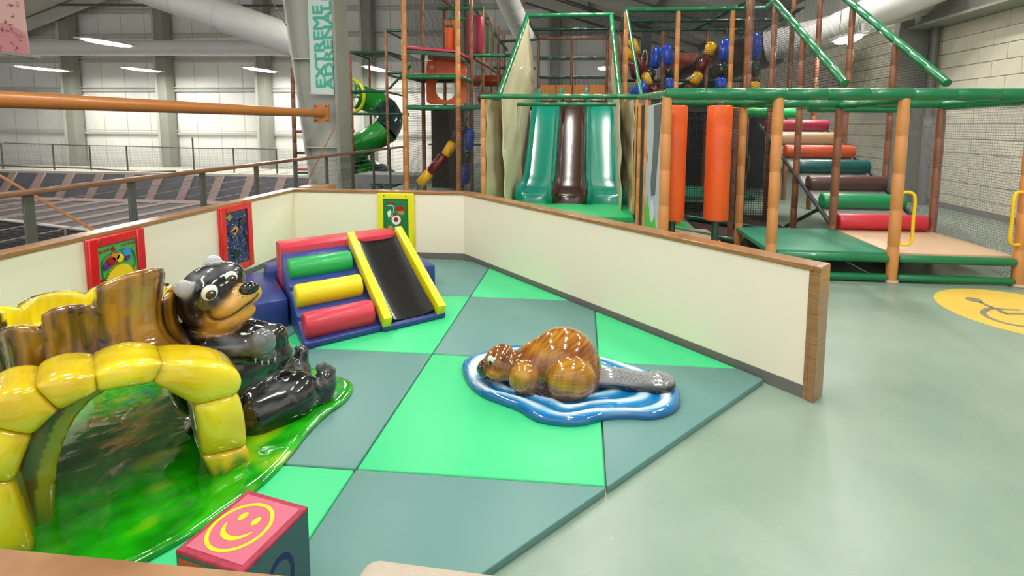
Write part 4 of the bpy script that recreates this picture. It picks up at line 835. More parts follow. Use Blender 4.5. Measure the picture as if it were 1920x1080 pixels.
# --- hanging bolsters: each chain a thing
BC = {'y': pm('bolster_yellow', '#f0b616', .25, coat=.6), 'r': pm('bolster_maroon', '#651419', .25, coat=.6), 'b': pm('bolster_blue', '#144bc4', .2, coat=.7), 'g': pm('bolster_dark_green', '#12301f', .25, coat=.6)}
def bolsters(lb, segs, Yv, r=.13, rope=None):
    c0 = AY(segs[0][0], segs[0][1], Yv); o = thing('hanging_bolster', lb, 'bolster', c0, 'hanging bolster chains')
    for x0, y0, x1, y1, k, rr in segs:
        a, b = AY(x0, y0, Yv), AY(x1, y1, Yv); ln = float(np.linalg.norm(b-a)); R = rr/FPX*Yv*1.0; cap = min(R*.55, ln*.3) if k != 'y' or rr < 9 else R*.3
        prof = [(0, R*.25), (cap*.3, R*.65), (cap, R), (ln*.5, R*1.02), (ln-cap, R), (ln-cap*.3, R*.65), (ln, R*.25)]; v, f = lathe(a, b, prof, 18); mk('segment', v, f, BC[k], o, smooth=True)
    if rope: sweep('rope', [AY(rope[0], rope[1], Yv), AY(segs[0][0], segs[0][1], Yv)], .015, M_dark, o, n=6)
    e = segs[-1]; q = AY(e[2], e[3], Yv); sweep('rope', [q, q+V(-.05, 0, -.18)], .012, M_dark, o, n=6)
bolsters('yellow and maroon chain leaning right, nearest at the left end of the upper frame', [(1184, 72, 1194, 100, 'y', 8), (1194, 101, 1207, 136, 'r', 8.5), (1208, 136, 1218, 160, 'y', 8), (1218, 160, 1234, 178, 'r', 8.5)], 11.9, rope=(1177, 45))
bolsters('yellow and maroon chain hanging behind the first one at the left end', [(1178, 90, 1183, 114, 'y', 8), (1184, 116, 1194, 148, 'r', 8.5), (1195, 148, 1204, 170, 'y', 6)], 13.2, rope=(1176, 60))
bolsters('blue chain tilting left with dark green segment, left of the twin blue one', [(1236, 88, 1226, 129, 'b', 9.5), (1224, 130, 1216, 152, 'g', 8)], 12.6, rope=(1240, 60))
bolsters('upright blue and dark green chain beside the second tan post', [(1251, 83, 1253, 123, 'b', 8.8), (1253, 124, 1254, 144, 'g', 7), (1254, 145, 1256, 176, 'b', 8)], 12.2, rope=(1248, 60))
bolsters('blue bolster lying tilted just above the green front rail', [(1210, 154, 1186, 186, 'b', 11)], 11.7)
bolsters('yellow and maroon chain leaning left behind the third tan post', [(1336, 79, 1327, 104, 'y', 9), (1326, 105, 1311, 134, 'r', 9), (1312, 136, 1300, 158, 'y', 9), (1299, 158, 1287, 176, 'r', 9)], 12.2, rope=(1340, 62))
bolsters('blue and dark green chain against the post right of the leaning yellow one', [(1360, 72, 1356, 116, 'b', 8.5), (1356, 117, 1353, 144, 'g', 7.5), (1352, 144, 1350, 176, 'b', 9)], 12.0, rope=(1364, 50))
bolsters('rightmost hanging chain, blue over dark green over yellow', [(1417, 62, 1416, 111, 'b', 9.8), (1416, 112, 1415, 145, 'g', 7.8), (1415, 146, 1414, 153, 'r', 6), (1414, 152, 1413, 176, 'y', 10)], 11.6, rope=(1419, 22))
bolsters('long maroon and yellow chain slanting down left inside the tower', [(872, 232, 852, 265, 'r', 9.5), (851, 266, 835, 292, 'y', 9.5), (835, 291, 806, 325, 'r', 10.5), (807, 322, 786, 346, 'y', 9.8)], 11.7, rope=(878, 218))
bolsters('blue and dark green chain hanging at the right of the tower', [(881, 241, 879, 282, 'b', 8.8), (878, 284, 875, 307, 'g', 6.5), (874, 308, 871, 346, 'b', 8.8)], 11.6, rope=(880, 218))
# --- triple slide
tsl = thing('triple_slide', 'wide triple slide, two teal lanes with a dark brown lane between', 'slide', (-.28, 10.2, .05))
def lane(x0, x1, mat, lb):
    pathz = [(10.05, .06), (10.12, .26), (10.3, .30), (10.6, .36), (10.9, .56), (11.4, 1.02), (12.0, 1.62), (12.5, 2.06), (12.75, 2.22), (13.1, 2.26)]
    cr = catmull([V(0, y, z) for y, z in pathz], 5); xs = [(x0, .16), (x0+.035, .19), (x0+.08, .16), (x0+.12, .02), (x0+.2, 0), ((x0+x1)/2, -.005), (x1-.2, 0), (x1-.12, .02), (x1-.08, .16), (x1-.035, .19), (x1, .16)]
    vs = []; m = len(cr); n = len(xs)
    for i, c in enumerate(cr):
        d = nrm(cr[min(i+1, m-1)]-cr[max(i-1, 0)]); nn = nrm(np.cross(V(1, 0, 0), d)); bt_ = np.clip((c[2]-.1)/.15, .0, 1); wd2 = 1+.10*np.clip((10.9-c[1])/.6, 0, 1)
        for x, h_ in xs: vs.append(c+V(-.27+(x+.27)*wd2, 0, 0)+nn*h_*(bt_ if h_ > .1 else 1))
    k = len(vs); vs += [v-V(0, 0, .02) for v in vs]; fs = []
    for i in range(m-1):
        for j in range(n-1): q = i*n+j; fs += [(q, q+1, q+n+1, q+n), (k+q, k+q+n, k+q+n+1, k+q+1)]
    rim = list(range(n))+[(i+1)*n-1 for i in range(1, m)]+[(m-1)*n+j for j in range(n-2, -1, -1)]+[i*n for i in range(m-2, 0, -1)]
    fs += [(rim[i], k+rim[i], k+rim[(i+1) % len(rim)], rim[(i+1) % len(rim)]) for i in range(len(rim))]
    mk('slide_lane', vs, fs, mat, tsl, smooth=True, crease=1.0, label=lb)
lane(-1.31, -.60, M_teal, 'left teal lane'); lane(-.60, .06, M_choc, 'middle dark brown lane'); lane(.06, .78, M_teal, 'right teal lane')
for x in (-1.2, -.6, .06, .68): mk('hood', *bevel_geo(aabb(x-.05, x+.05, 13.0, 13.12, 2.2, 2.68), BF, .03, 2), M_teal, tsl, smooth=True, crease=.8)
lp = mk('landing_mat', *bevel_geo(*prism([(-1.9, 8.7), (.92, 8.7), (.92, 9.9), (.8, 10.6), (-1.4, 10.6), (-1.9, 9.9)], 0, .1), .02, 2), M_turf, smooth=True, crease=.7, loc=(-.5, 9.5, 0)); tag(lp, 'bright green landing mat at the foot of the triple slide', 'mat')
# --- slide frame
sfm = thing('slide_frame', 'green railed frame with cream side sheets around the triple slide', 'play frame', (-.4, 11, 0))
post(sfm, -1.9, 9.2, 0, 2.2, .05); post(sfm, .98, 9.2, 0, 2.2, .045)
rail(sfm, (-1.95, 9.2, 2.25), (1.03, 9.2, 2.25), .045); rail(sfm, (-1.65, 11.0, 2.18), (.95, 11.0, 2.18), .045, M_grn)
rail(sfm, (-1.62, 9.3, 2.27), (-1.5, 12.9, 4.5), .055, nm='sloping_rail'); rail(sfm, (.66, 9.3, 2.27), (.66, 12.9, 4.5), .055, nm='sloping_rail'); rail(sfm, (-1.55, 12.9, 4.53), (.72, 12.9, 4.53), .055)
rail(sfm, (-1.9, 9.2, 2.22), (-1.62, 11.0, 2.2), .04); rail(sfm, (.98, 9.2, 2.22), (.9, 11.0, 2.2), .04)
for x in (-1.52, .68): post(sfm, x, 13.0, 0, 4.5, .05, M_brn); post(sfm, x+.03, 16, 2, 4.45, .05, M_brn); rail(sfm, (x, 13, 4.48), (x+.03, 16, 4.48), .04, M_dgr)
post(sfm, -.42, 16, 2, 4.45, .05, M_brn)
for z, m_ in ((4.48, M_brn), (3.85, M_dgr), (3.25, M_dgr), (2.5, M_brn)): rail(sfm, (-1.5, 16, z), (.7, 16, z), .045, m_)
rail(sfm, (-1.5, 14.5, 4.48), (.7, 14.5, 4.48), .04, M_dgr)
netq('top_net', V(-1.5, 12.9, 4.5), V(.7, 12.9, 4.5), V(.7, 16, 4.5), V(-1.5, 16, 4.5), M_netd, sfm)
netq('back_net', V(-1.5, 16.02, 2.9), V(.7, 16.02, 2.9), V(.7, 16.02, 3.3), V(-1.5, 16.02, 3.3), M_netd, sfm)
mk('platform', aabb(-1.5, .7, 13.1, 16, 2.12, 2.2), BF, M_dk, sfm)
for i in range(4): rbox('orange_board', aabb(-1.42+i*.53, -.93+i*.53, 15.9, 15.96, 2.62, 3.0), pm('panel_orange', '#d98b3f', .5), sfm, r=.01, seg=1)
cloth('side_sheet', V(-1.88, 9.25, .02), V(-1.36, 11.0, .02), V(-1.48, 11.2, 2.2), V(-1.86, 9.25, 2.2), M_cloth, sfm, amp=.03, seed=1, label='gathered cream side sheet')
cloth('side_sheet', V(-1.50, 9.4, .02), V(-1.40, 12.9, .3), V(-1.48, 12.9, 4.45), V(-1.60, 9.4, 2.25), M_cloth, sfm, amp=.02, seed=2)
cloth('side_sheet', V(.94, 9.25, .02), V(.80, 11.0, .02), V(.78, 11.2, 2.2), V(.92, 9.25, 2.2), M_cloth, sfm, amp=.03, seed=3, label='gathered cream side sheet')
cloth('side_sheet', V(.72, 9.4, .02), V(.74, 12.9, .3), V(.68, 12.9, 4.45), V(.66, 9.4, 2.25), M_cloth, sfm, amp=.02, seed=4)
cloth('side_sheet', V(-1.5, 12.9, 2.2), V(-1.46, 14.2, 2.2), V(-1.46, 14.2, 3.2), V(-1.5, 12.9, 4.45), M_cloth, sfm, amp=.02, seed=5)
netq('side_net', V(-2.85, 10.2, 0), V(-1.95, 9.2, 0), V(-1.95, 9.2, 2.1), V(-2.85, 10.2, 2.1), M_netd, sfm)
# --- tower
tw = thing('tower_frame', 'tall tan and green play tower with red, orange and green padded levels', 'play frame', (-3.5, 11.7, 0))
TX, TY = (-4.12, -2.87), (11.1, 12.3)
for x in TX: post(tw, x, TY[0], 0, 5.4, .062)
for x in TX: post(tw, x+.03, TY[1], 0, 5.2, .05, M_brn)
post(tw, -3.1, 13.5, 2.9, 5.0, .05, M_tan); post(tw, -3.9, 13.6, 0, 5.0, .05, M_brn)
for i, y in enumerate((13.5, 14.7, 15.9, 17.1)): post(tw, -2.8, y, 0, 4.9-i*.02, .05, M_tan if i < 2 else M_brn)
for z, a_ in ((2.10, 0), (2.80, 0)):
    rail(tw, (TX[0], TY[0], z), (TX[1], TY[0], z), .055); rail(tw, (TX[1], TY[0], z), (TX[1]+.03, TY[1], z), .05); rail(tw, (TX[0], TY[0], z), (TX[0], TY[1], z), .04, M_dgr); rail(tw, (TX[0], TY[1], z), (TX[1], TY[1], z), .04, M_dgr)
rail(tw, (TX[1], TY[0], 2.1), (-1.95, 11.0, 2.12), .05)
rbox('deck', aabb(TX[0]+.05, TX[1]-.03, TY[0]+.02, TY[1], 2.83, 2.88), pm('deck_orange', '#b0623c', .5), tw, r=.01, seg=1)
rbox('deck', aabb(TX[0]+.05, TX[1]-.03, TY[0]+.02, TY[1], 2.12, 2.16), M_dgr, tw, r=.01, seg=1)
d3 = boxv((-3.5, 11.75, 3.42), (.62, 0, -.05), (0, .66, 0), (0, 0, .03)); rbox('deck', d3, M_vr, tw, r=.01, seg=1, label='red top deck')
d3 = boxv((-3.5, 11.75, 3.33), (.6, 0, -.05), (0, .66, 0), (0, 0, .05)); rbox('deck_edge', d3, M_dgr, tw, r=.01, seg=1)
for y in (13.4, 14.3): rail(tw, (-4.0, y, 4.85-(y-13.4)*.1), (-2.75, y, 4.85-(y-13.4)*.1), .05, pm('bright_green_foam', '#148a4a', .35, coat=.3))
rail(tw, (-3.25, 12.3, 5.2), (-2.7, 17.2, 4.3), .05, M_dgr); rail(tw, (-4.05, 12.3, 5.2), (-3.6, 13.6, 4.9), .045, M_brn); rail(tw, (-2.85, 12.3, 3.45), (-1.5, 12.9, 3.5), .045); rail(tw, (-2.8, 15, 3.45), (-1.5, 15.2, 3.45), .045, M_dgr)
rail(tw, (-2.7, 16, 4.4), (-1.5, 16, 4.45), .04, M_dgr); rail(tw, (-2.8, 12.4, 3.4), (-2.2, 17, 3.0), .04, M_brn)
post(tw, -1.85, 12.9, 0, 3.45, .05, M_tan); post(tw, -2.35, 13.5, 2.2, 3.5, .05, M_brn)
pan = [(-3.98, 2.22), (-2.95, 2.22), (-2.95, 3.3), (-3.98, 3.3)]
# orange panel with round hole
hc_ = V(-3.48, 12.25, 2.62); ring = [(hc_[0]+.27*math.cos(a), hc_[2]+.3*math.sin(a)) for a in [k*PI/16 for k in range(32)]]
oc = []
for a in [k*PI/16 for k in range(32)]:
    cx_, cz_ = math.cos(a), math.sin(a); s_x = ((-2.95-hc_[0]) if cx_ > 0 else (hc_[0]+3.98))/max(abs(cx_), 1e-6); s_z = ((3.3-hc_[2]) if cz_ > 0 else (hc_[2]-2.22))/max(abs(cz_), 1e-6); t = min(s_x, s_z); oc.append((hc_[0]+cx_*t, hc_[2]+cz_*t))
vs = [(x, 12.22, z) for x, z in ring]+[(x, 12.22, z) for x, z in oc]+[(x, 12.26, z) for x, z in ring]+[(x, 12.26, z) for x, z in oc]
fs = []
for i in range(32): j = (i+1) % 32; fs += [(i, j, 32+j, 32+i), (64+i, 96+i, 96+j, 64+j), (i, 64+i, 64+j, j), (32+i, 32+j, 96+j, 96+i)]
pn = mk('hole_panel', vs, fs, pm('panel_deep_orange', '#f4691a', .4, coat=.3), tw, label='orange panel with a round hole')
mk('sign_plate', aabb(-3.86, -3.78, 12.205, 12.22, 3.1, 3.18), BF, M_white, pn); mk('sign_mark', aabb(-3.825, -3.815, 12.2, 12.206, 3.12, 3.16), BF, M_dark, pn); mk('sign_mark', aabb(-3.84, -3.80, 12.2, 12.206, 3.135, 3.145), BF, M_dark, pn)
netq('net', V(TX[0], TY[1], 0), V(TX[1], TY[1], 0), V(TX[1], TY[1], 2.1), V(TX[0], TY[1], 2.1), M_net, tw)
netq('net', V(TX[0], TY[0], 0), V(TX[0], TY[1], 0), V(TX[0], TY[1], 5), V(TX[0], TY[0], 5), M_netd, tw)
netq('net', V(-4.05, TY[1], 3.4), V(-3.6, 13.6, 3.4), V(-3.6, 13.6, 5.1), V(-4.05, TY[1], 5.1), M_netd, tw)
mk('side_panel', aabb(-4.08, -3.2, 12.9, 12.95, 0, 2.1), BF, pm('dark_brown_panel', '#46403b', .7), tw); mk('side_panel', aabb(-2.75, -1.9, 13.2, 13.25, 0, 2.1), BF, pm('brown_board', '#4b2a1c', .7), tw)
rbox('yellow_pad', aabb(-2.42, -2.2, 12.4, 12.6, 1.2, 1.75), M_yel, tw, r=.03)
netq('net', V(-2.8, 12.5, 2.2), V(-2.7, 17, 2.2), V(-2.7, 17, 4.3), V(-2.8, 12.5, 5.1), M_netd, tw)
for lb, x0, x1, y0, y1, z0, z1, mm in (('tall pale orange padded column standing on the top level of the tower', 833, 858, 36, 96, 13.2, 13.6, pm('pad_apricot', '#d98a3d', .45)), ('tall crimson padded column on the top level of the tower', 875, 902, 28, 100, 12.9, 13.4, pm('pad_crimson', '#a81c3c', .4, coat=.1)), ('green padded column behind the crimson one on the tower', 909, 921, 45, 102, 14.8, 15.3, M_vg)):
    a, b = AY(x0, y1, z0), AY(x1, y0, z0); o = rbox('padded_column', aabb(a[0], b[0], z0, z1, a[2], b[2]), mm, r=.03, loc=(a[0], z0, a[2])); tag(o, lb, 'padding', 'padded columns on the tower')
a, b = AY(842, 95, 12.9), AY(842, 52, 12.9); o = thing('punch_bag', 'small orange punch bag hung by straps on the top level of the tower', 'punch bag', a)
cyl('bag', a, b, .1, M_or, o, n=20, rb=.02); cyl('collar', b, b+V(0, 0, .06), .1, M_dark, o, n=20, rb=.01)
for s in (-1, 1): sweep('strap', [b+V(.08*s, 0, .05), b+V(0, 0, .26)], .01, M_dark, o, n=5)
sweep('chain', [b+V(0, 0, .26), b+V(0, 0, .5)], .008, M_dark, o, n=5)
a, b = AY(959, 183, 12.7), AY(959, 133, 12.7); o = thing('padded_roll', 'dark teal upright padded roll at the left edge of the slide frame', 'padded roll', a); cyl('roll', a, b, .16, pm('roll_deep_teal', '#0d4c48', .4, coat=.2), o, n=24, rb=.02); cyl('pole', b, b+V(0, 0, .14), .03, M_dark, o)
for y, lb in ((13.9, 'upper dull orange roller lying inside the tower beside the hole panel'), (14.6, 'lower dull orange roller lying inside the tower beside the hole panel')):
    o = roller('roller', (-3.15, y, 2.95 if y < 14 else 2.5), 1.0, .16, pm('roll_rust', '#9c3d16', .4, coat=.2), None, V(1, 0, 0)); tag(o, lb, 'roller')
# --- open frame left of the tower, with ladder post and green spiral tube slide
lf = thing('open_frame', 'slim open brown and dark green frame around the green tube slide', 'play frame', (-7.4, 16.5, 0))
YL = 16.5
for x, zt2 in ((-8.05, 4.17), (-6.76, 4.88)): foam('post', (x, YL, -3.25), (x, YL, zt2), .05, M_brn, lf, step=.5)
for x, zt2 in ((-7.95, 4.1), (-6.55, 4.8)): foam('post', (x, 17.8, -3.25), (x, 17.8, zt2), .045, M_brn, lf, step=.5)
for x0, x1, z in ((-8.05, -6.76, 4.15), (-8.05, -6.76, 2.82), (-8.05, -6.0, 2.05), (-6.76, -6.0, 4.86), (-6.76, -6.0, 3.45)): rail(lf, (x0, YL, z), (x1, YL, z), .045, M_dgr)
for x, z in ((-8.05, 4.15), (-6.76, 4.1), (-6.76, 4.86), (-8.05, 2.8), (-6.76, 2.8), (-6.76, 3.4)): rail(lf, (x, YL, z), (x+.1, 17.8, z-.05), .04, M_dgr)
rail(lf, (-9.2, YL, 3.5), (-8.05, YL, 3.3), .05, M_dgr); rail(lf, (-6.7, YL, 2.9), (-5.9, YL, 3.7), .04, M_dgr); mk('roof_sheet', [(-8.05, YL, 4.2), (-6.76, YL, 4.2), (-6.6, 17.8, 4.2), (-7.9, 17.8, 4.2), (-8.05, YL, 4.17), (-6.76, YL, 4.17), (-6.6, 17.8, 4.17), (-7.9, 17.8, 4.17)], BF, M_dk, lf)
lt = thing('ladder_tower', 'slim brown post with red and green rungs behind the tapered column', 'ladder', (-9.7, 16.2, -3.25)); foam('post', AY(555, 350, 16.2), AY(548, 128, 16.2), .07, M_brn, lt, step=.5)
foam('post', AY(662, 350, 16.2), AY(660, 215, 16.2), .05, M_brn, lt, step=.5)
for y, c1 in ((247, M_grn), (246, M_vr), (287, M_dk), (324, M_grn), (318, M_vr)): cyl('rung', AY(553, y, 16.2), AY(664, y-1, 16.2), .045, c1, lt)
tsp = thing('tube_slide', 'green spiral tube slide with a yellow entrance ring', 'slide', AY(690, 250, 17.1))
c = AY(661, 180, 16.9); sweep('entrance_ring', [c+V(.47*math.cos(a), -.1*math.cos(a), .56*math.sin(a)) for a in [k*PI/16 for k in range(32)]], .06, pm('ring_yellow', '#d7dd1a', .35, coat=.3), tsp, closed=True, n=12)
M_tg = pm('tube_green', '#1c8b2e', .2, coat=.6); M_tt = pm('tube_dark', '#1f3a3a', .2, coat=.6)
path = [AY(661, 180, 16.95), AY(690, 187, 17.4), AY(716, 200, 17.6), AY(731, 222, 17.3), AY(722, 246, 16.9), AY(694, 262, 16.8), AY(668, 280, 17.1), AY(662, 300, 17.5), AY(682, 316, 17.7), AY(704, 326, 17.4), AY(728, 340, 16.9), AY(750, 360, 16.6)]
cr = catmull(path, 6); cut = [0, 14, 24, 36, 46, 56, len(cr)-1]
for i in range(len(cut)-1): sweep('tube_section', cr[cut[i]:cut[i+1]+1], [.45+.025*(k in (0, cut[i+1]-cut[i])) for k in range(cut[i+1]-cut[i]+1)], (M_tg, M_tt, M_tg, M_tt, M_tg, M_tt)[i], tsp, n=20)
cyl('support_pole', AY(590, 174, 16.7), AY(672, 182, 16.7), .05, M_pale, tsp); mk('grey_pad', aabb(-6.6, -4.3, 13.6, 14.6, 0, .25), BF, pm('pad_grey', '#8f9190', .6), None); tag(bpy.data.objects['grey_pad'], 'flat grey padded platform behind the railing beside the tower', 'mat')

# ================================================================== WALL ACTIVITY BOARDS
def board(lb, org, ex, frame_m, face_m, w_=.47, h_=.72):
    """org = top-left corner as seen; ex = along the wall; returns helpers"""
    org = np.array(org, float); ex = nrm(ex); ez = V(0, 0, 1); en = np.cross(ez, ex)*-1
    if np.dot(en, -org) < 0: en = -en
    o = thing('activity_board', lb, 'wall toy', org+ex*w_/2-ez*h_)
    def P_(x, y, z=0): return org+ex*x-ez*y+en*z
    def B_(nm, x0, x1, y0, y1, z0, z1, m, par=None, r=.006): return rbox(nm, boxv(P_((x0+x1)/2, (y0+y1)/2, (z0+z1)/2), ex*(x1-x0)/2, ez*(y1-y0)/2, en*(z1-z0)/2), m, par or o, r=r, seg=1)
    fw_ = .07; B_('backboard', 0, w_, 0, h_, .001, .02, frame_m); B_('frame_side', 0, fw_, 0, h_, .018, .045, frame_m); B_('frame_side', w_-fw_, w_, 0, h_, .018, .045, frame_m); B_('frame_top', fw_, w_-fw_, 0, fw_, .018, .045, frame_m); B_('frame_bottom', fw_, w_-fw_, h_-fw_, h_, .018, .045, frame_m)
    face = B_('face', fw_, w_-fw_, fw_, h_-fw_, .018, .028, face_m, r=.001)
    for x, y in ((.09, .03), (w_-.09, .03), (.09, h_-.03), (w_-.09, h_-.03)): cyl('screw', P_(x, y, .044), P_(x, y, .048), .008, M_dark, o, n=8)
    def disc(nm, x, y, r, m, z=.028, t=.006, par=None, n=24, teeth=0):
        c_ = P_(x, y, z); vs = []; N = n if not teeth else teeth*4
        for zz in (0, t):
            for k in range(N):
                rr_ = r*(1.0 if not teeth or k % 4 < 2 else .92); a = 2*PI*k/N; vs.append(c_+ex*rr_*math.cos(a)+ez*rr_*math.sin(a)+en*zz)
        fs = [list(range(N))[::-1], list(range(N, 2*N))]+[(k, (k+1) % N, N+(k+1) % N, N+k) for k in range(N)]; return mk(nm, vs, fs, m, par or o)
    def groove(pts, m, r=.007, par=None, closed=False): return sweep('track', [P_(x, y, .028) for x, y in catmull([V(x, y, 0)[:2] for x, y in pts], 5, closed)], r, m, par or face, n=6, closed=closed)
    def txt(s, x, y, size, m, ang=0):
        ca, sa = math.cos(ang), math.sin(ang); v, f = text_geo(s, size, P_(x, y, .03), ex*ca+ez*sa, ez*ca-ex*sa, bold=.002); return mk('lettering', v, f, m, face)
    def strip(pts, m): n = len(pts); vs = [P_(x, y, .0285) for x, y in pts]+[P_(x, y, .031) for x, y in pts]; return mk('printed_shape', vs, [list(range(n))[::-1], list(range(n, 2*n))]+[(i, (i+1) % n, n+(i+1) % n, n+i) for i in range(n)], m, face)
    return o, disc, groove, txt, strip, face
M_rf = pm('board_red', '#d81a1a', .3, coat=.3); M_yf = pm('board_yellow', '#eee51a', .3, coat=.3); M_pg = pm('print_green', '#4fae5c', .4); M_pb = pm('print_navy', '#25356f', .4); M_pg2 = pm('print_deep_green', '#157a4a', .4)
M_gd = pm('track_green', '#1f7a3c', .4); M_nb = pm('track_navy', '#14204d', .4); cR, cY, cB, cW, cK, cP, cO = [pm('print_'+n, h, .35, coat=.2) for n, h in (('red', '#a81c1c'), ('yellow', '#f2cf12'), ('blue', '#3f8fd0'), ('white', '#eceee8'), ('black', '#1c1c1c'), ('purple', '#6a2a8c'), ('orange', '#d8862a'))]
o, disc, groove, txt, strip, face = board('red framed green wall toy with gears and robot lettering, behind the stump', (-3.73, 3.30, .835), (0, 1, 0), M_rf, M_pg)
txt('ROBOT', .085, .13, .038, cR, .1); txt('FACTORY', .265, .112, .031, cR, .0)
groove([(.22, .14), (.30, .13), (.36, .17), (.38, .26), (.35, .34), (.38, .42), (.36, .52), (.30, .60), (.20, .61), (.12, .56), (.10, .46), (.13, .38), (.10, .30), (.10, .20), (.15, .15)], M_gd, closed=True)
disc('large_gear', .235, .36, .115, cY, z=.034, t=.012, teeth=28); disc('hub', .235, .36, .01, cK, z=.046, t=.003)
for x, y, r, m_ in ((.165, .205, .035, cR), (.235, .195, .033, cY), (.30, .165, .034, cB), (.125, .235, .025, cP), (.30, .21, .02, cP), (.20, .175, .03, cO)): disc('gear', x, y, r, m_, z=.03, t=.02, teeth=12)
for x, y, m_ in ((.10, .34, cR), (.11, .45, cW), (.37, .33, cO), (.38, .45, cB), (.2, .12, cR), (.12, .57, cY), (.36, .58, cK), (.10, .4, cW)): strip([(x-.018, y-.012), (x+.006, y-.022), (x+.02, y+.004), (x+.006, y+.024), (x-.014, y+.018)], m_)
o, disc, groove, txt, strip, face = board('red framed navy wall toy with speckled maze, behind the bear head', (-3.73, 4.65, .85), (0, 1, 0), M_rf, M_pb)
groove([(.12, .22), (.16, .16), (.24, .18), (.28, .26), (.24, .33), (.29, .40), (.25, .5), (.16, .52), (.12, .44), (.16, .36), (.11, .29)], M_nb, r=.010, closed=True); groove([(.3, .16), (.36, .22), (.34, .32), (.38, .42), (.34, .52), (.28, .58), (.14, .6)], M_nb, r=.010)
groove([(.27, .40), (.33, .36), (.37, .42), (.36, .55)], cK, r=.007)
disc('knob', .31, .2, .04, cK, t=.014); disc('knob', .2, .53, .045, cK, t=.014); disc('badge', .13, .12, .032, pm('badge_green', '#8d9b22', .4)); strip([(.14, .27), (.22, .22), (.26, .27), (.2, .33)], cO); strip([(.16, .28), (.22, .26), (.22, .29), (.17, .31)], cW)
r_ = random.Random(3); g = []
for k in range(170): x, y, s_ = .08+r_.random()*.31, .08+r_.random()*.56, .0016+.0028*r_.random(); g.append((x, y, s_, r_.choice('wwwwyrb')))
for key_, m_ in (('w', cW), ('y', cY), ('r', cR), ('b', cB)):
    vs = []; fs = []
    for x, y, s_, kk in g:
        if kk != key_: continue
        n0 = len(vs); vs += [(-3.73+.0305, 4.65+x+dx*s_, .85-y+dz*s_) for dx, dz in ((-1, -1), (1, -1), (1, 1), (-1, 1))]+[(-3.73+.0325, 4.65+x+dx*s_, .85-y+dz*s_) for dx, dz in ((-1, -1), (1, -1), (1, 1), (-1, 1))]; fs += [tuple(n0+i for i in f_) for f_ in BF]
    mk('speckles', vs, fs, m_, face, kind='stuff')
o, disc, groove, txt, strip, face = board('yellow framed green wall toy with town maze on the back wall', (-2.60, 5.998, .845), (1, 0, 0), M_yf, M_pg2)
groove([(.12, .12), (.34, .11), (.38, .2), (.36, .5), (.37, .6), (.28, .62), (.12, .6), (.10, .4), (.11, .2)], M_gd, closed=True); groove([(.24+.085*math.cos(a), .33+.085*math.sin(a)) for a in [k*PI/5 for k in range(10)]], M_gd, closed=True)
groove([(.12, .16), (.2, .16), (.2, .26), (.14, .34)], cW, r=.004)
disc('turntable', .24, .34, .06, cW, t=.008); disc('turntable_print', .24, .335, .03, cR, z=.036, t=.002); disc('knob', .21, .44, .018, cB, t=.012); disc('knob', .26, .44, .018, cY, t=.012); disc('bead', .22, .27, .02, cR, t=.01)
strip([(.23, .17), (.33, .16), (.36, .21), (.25, .23)], cR); strip([(.25, .23), (.34, .22), (.34, .27), (.26, .27)], cO); strip([(.12, .24), (.17, .21), (.18, .29), (.14, .32)], cW); strip([(.13, .42), (.19, .41), (.2, .5), (.13, .51)], cO); strip([(.3, .48), (.35, .46), (.36, .55), (.31, .57)], cR); strip([(.31, .55), (.36, .54), (.36, .61), (.32, .62)], cB); strip([(.13, .13), (.2, .115), (.21, .14), (.14, .15)], cR); strip([(.26, .38), (.3, .36), (.3, .42)], cR)

# ================================================================== SMILEY BLOCK, OTTOMAN, FLOOR DISC, BANNERS
ZC = .285+.038; c0, c1, c2, c3 = [G(*q, ZC) for q in ((468, 922), (325, 1030), (465, 1065), (571, 960))]
cc_ = (c0+c1+c2+c3)/4; e1 = nrm((c3-c0)+(c2-c1)); e2 = V(-e1[1], e1[0], 0); hs = .142
cu = thing('foam_block', 'red topped foam cube with yellow smiley face, front edge of the pen', 'block', (cc_[0], cc_[1], .038))
ctr = V(cc_[0], cc_[1], ZC-hs)
def cm_(u, v, z): return ctr+e1*u+e2*v+V(0, 0, z)
M_rim = pm('worn_red', '#a32743', .5, var=.25, scale=40); M_side = pm('cube_teal', '#3e6064', .45); M_sider = pm('cube_teal_rim', '#16605c', .5, var=.2, scale=40); M_sy = pm('smiley_yellow', '#e6dd17', .4)
rbox('body', boxv(ctr, e1*hs, e2*hs, (0, 0, hs)), M_sider, cu, r=.012)
rbox('top_panel', boxv(cm_(0, 0, hs-.004), e1*(hs-.001), e2*(hs-.001), (0, 0, .008)), M_rim, cu, r=.004, seg=1)
tp = mk('top_print', boxv(cm_(0, 0, hs+.0045), e1*(hs-.022), e2*(hs-.022), (0, 0, .001)), BF, pm('cube_pink', '#c9637c', .45), cu, label='pink printed top face')
def ringm(nm, c, ea, eb, en, r0, r1, a0, a1, th, m, par, n=48, taper=False):
    vs = []; k = n+1
    for zz in (0, th):
        for i in range(k):
            a = a0+(a1-a0)*i/n; w_ = math.sin(PI*i/n)**.6 if taper else 1; rm, hw = (r0+r1)/2, (r1-r0)/2*(max(w_, .12))
            for s in (-1, 1): vs.append(c+(ea*math.cos(a)+eb*math.sin(a))*(rm+s*hw)+en*zz)
    fs = []; K_ = 2*k
    for i in range(n): q = 2*i; fs += [(q, q+1, q+3, q+2), (K_+q, K_+q+2, K_+q+3, K_+q+1), (q, q+2, K_+q+2, K_+q), (q+1, K_+q+1, K_+q+3, q+3)]
    fs += [(0, K_, K_+1, 1), (2*n, 2*n+1, K_+2*n+1, K_+2*n)]; return mk(nm, vs, fs, m, par)
Z = V(0, 0, 1); tcn = cm_(0, 0, hs+.0055); fx = nrm(G(520, 940, ZC)-G(380, 1010, ZC)); fy = V(-fx[1], fx[0], 0)
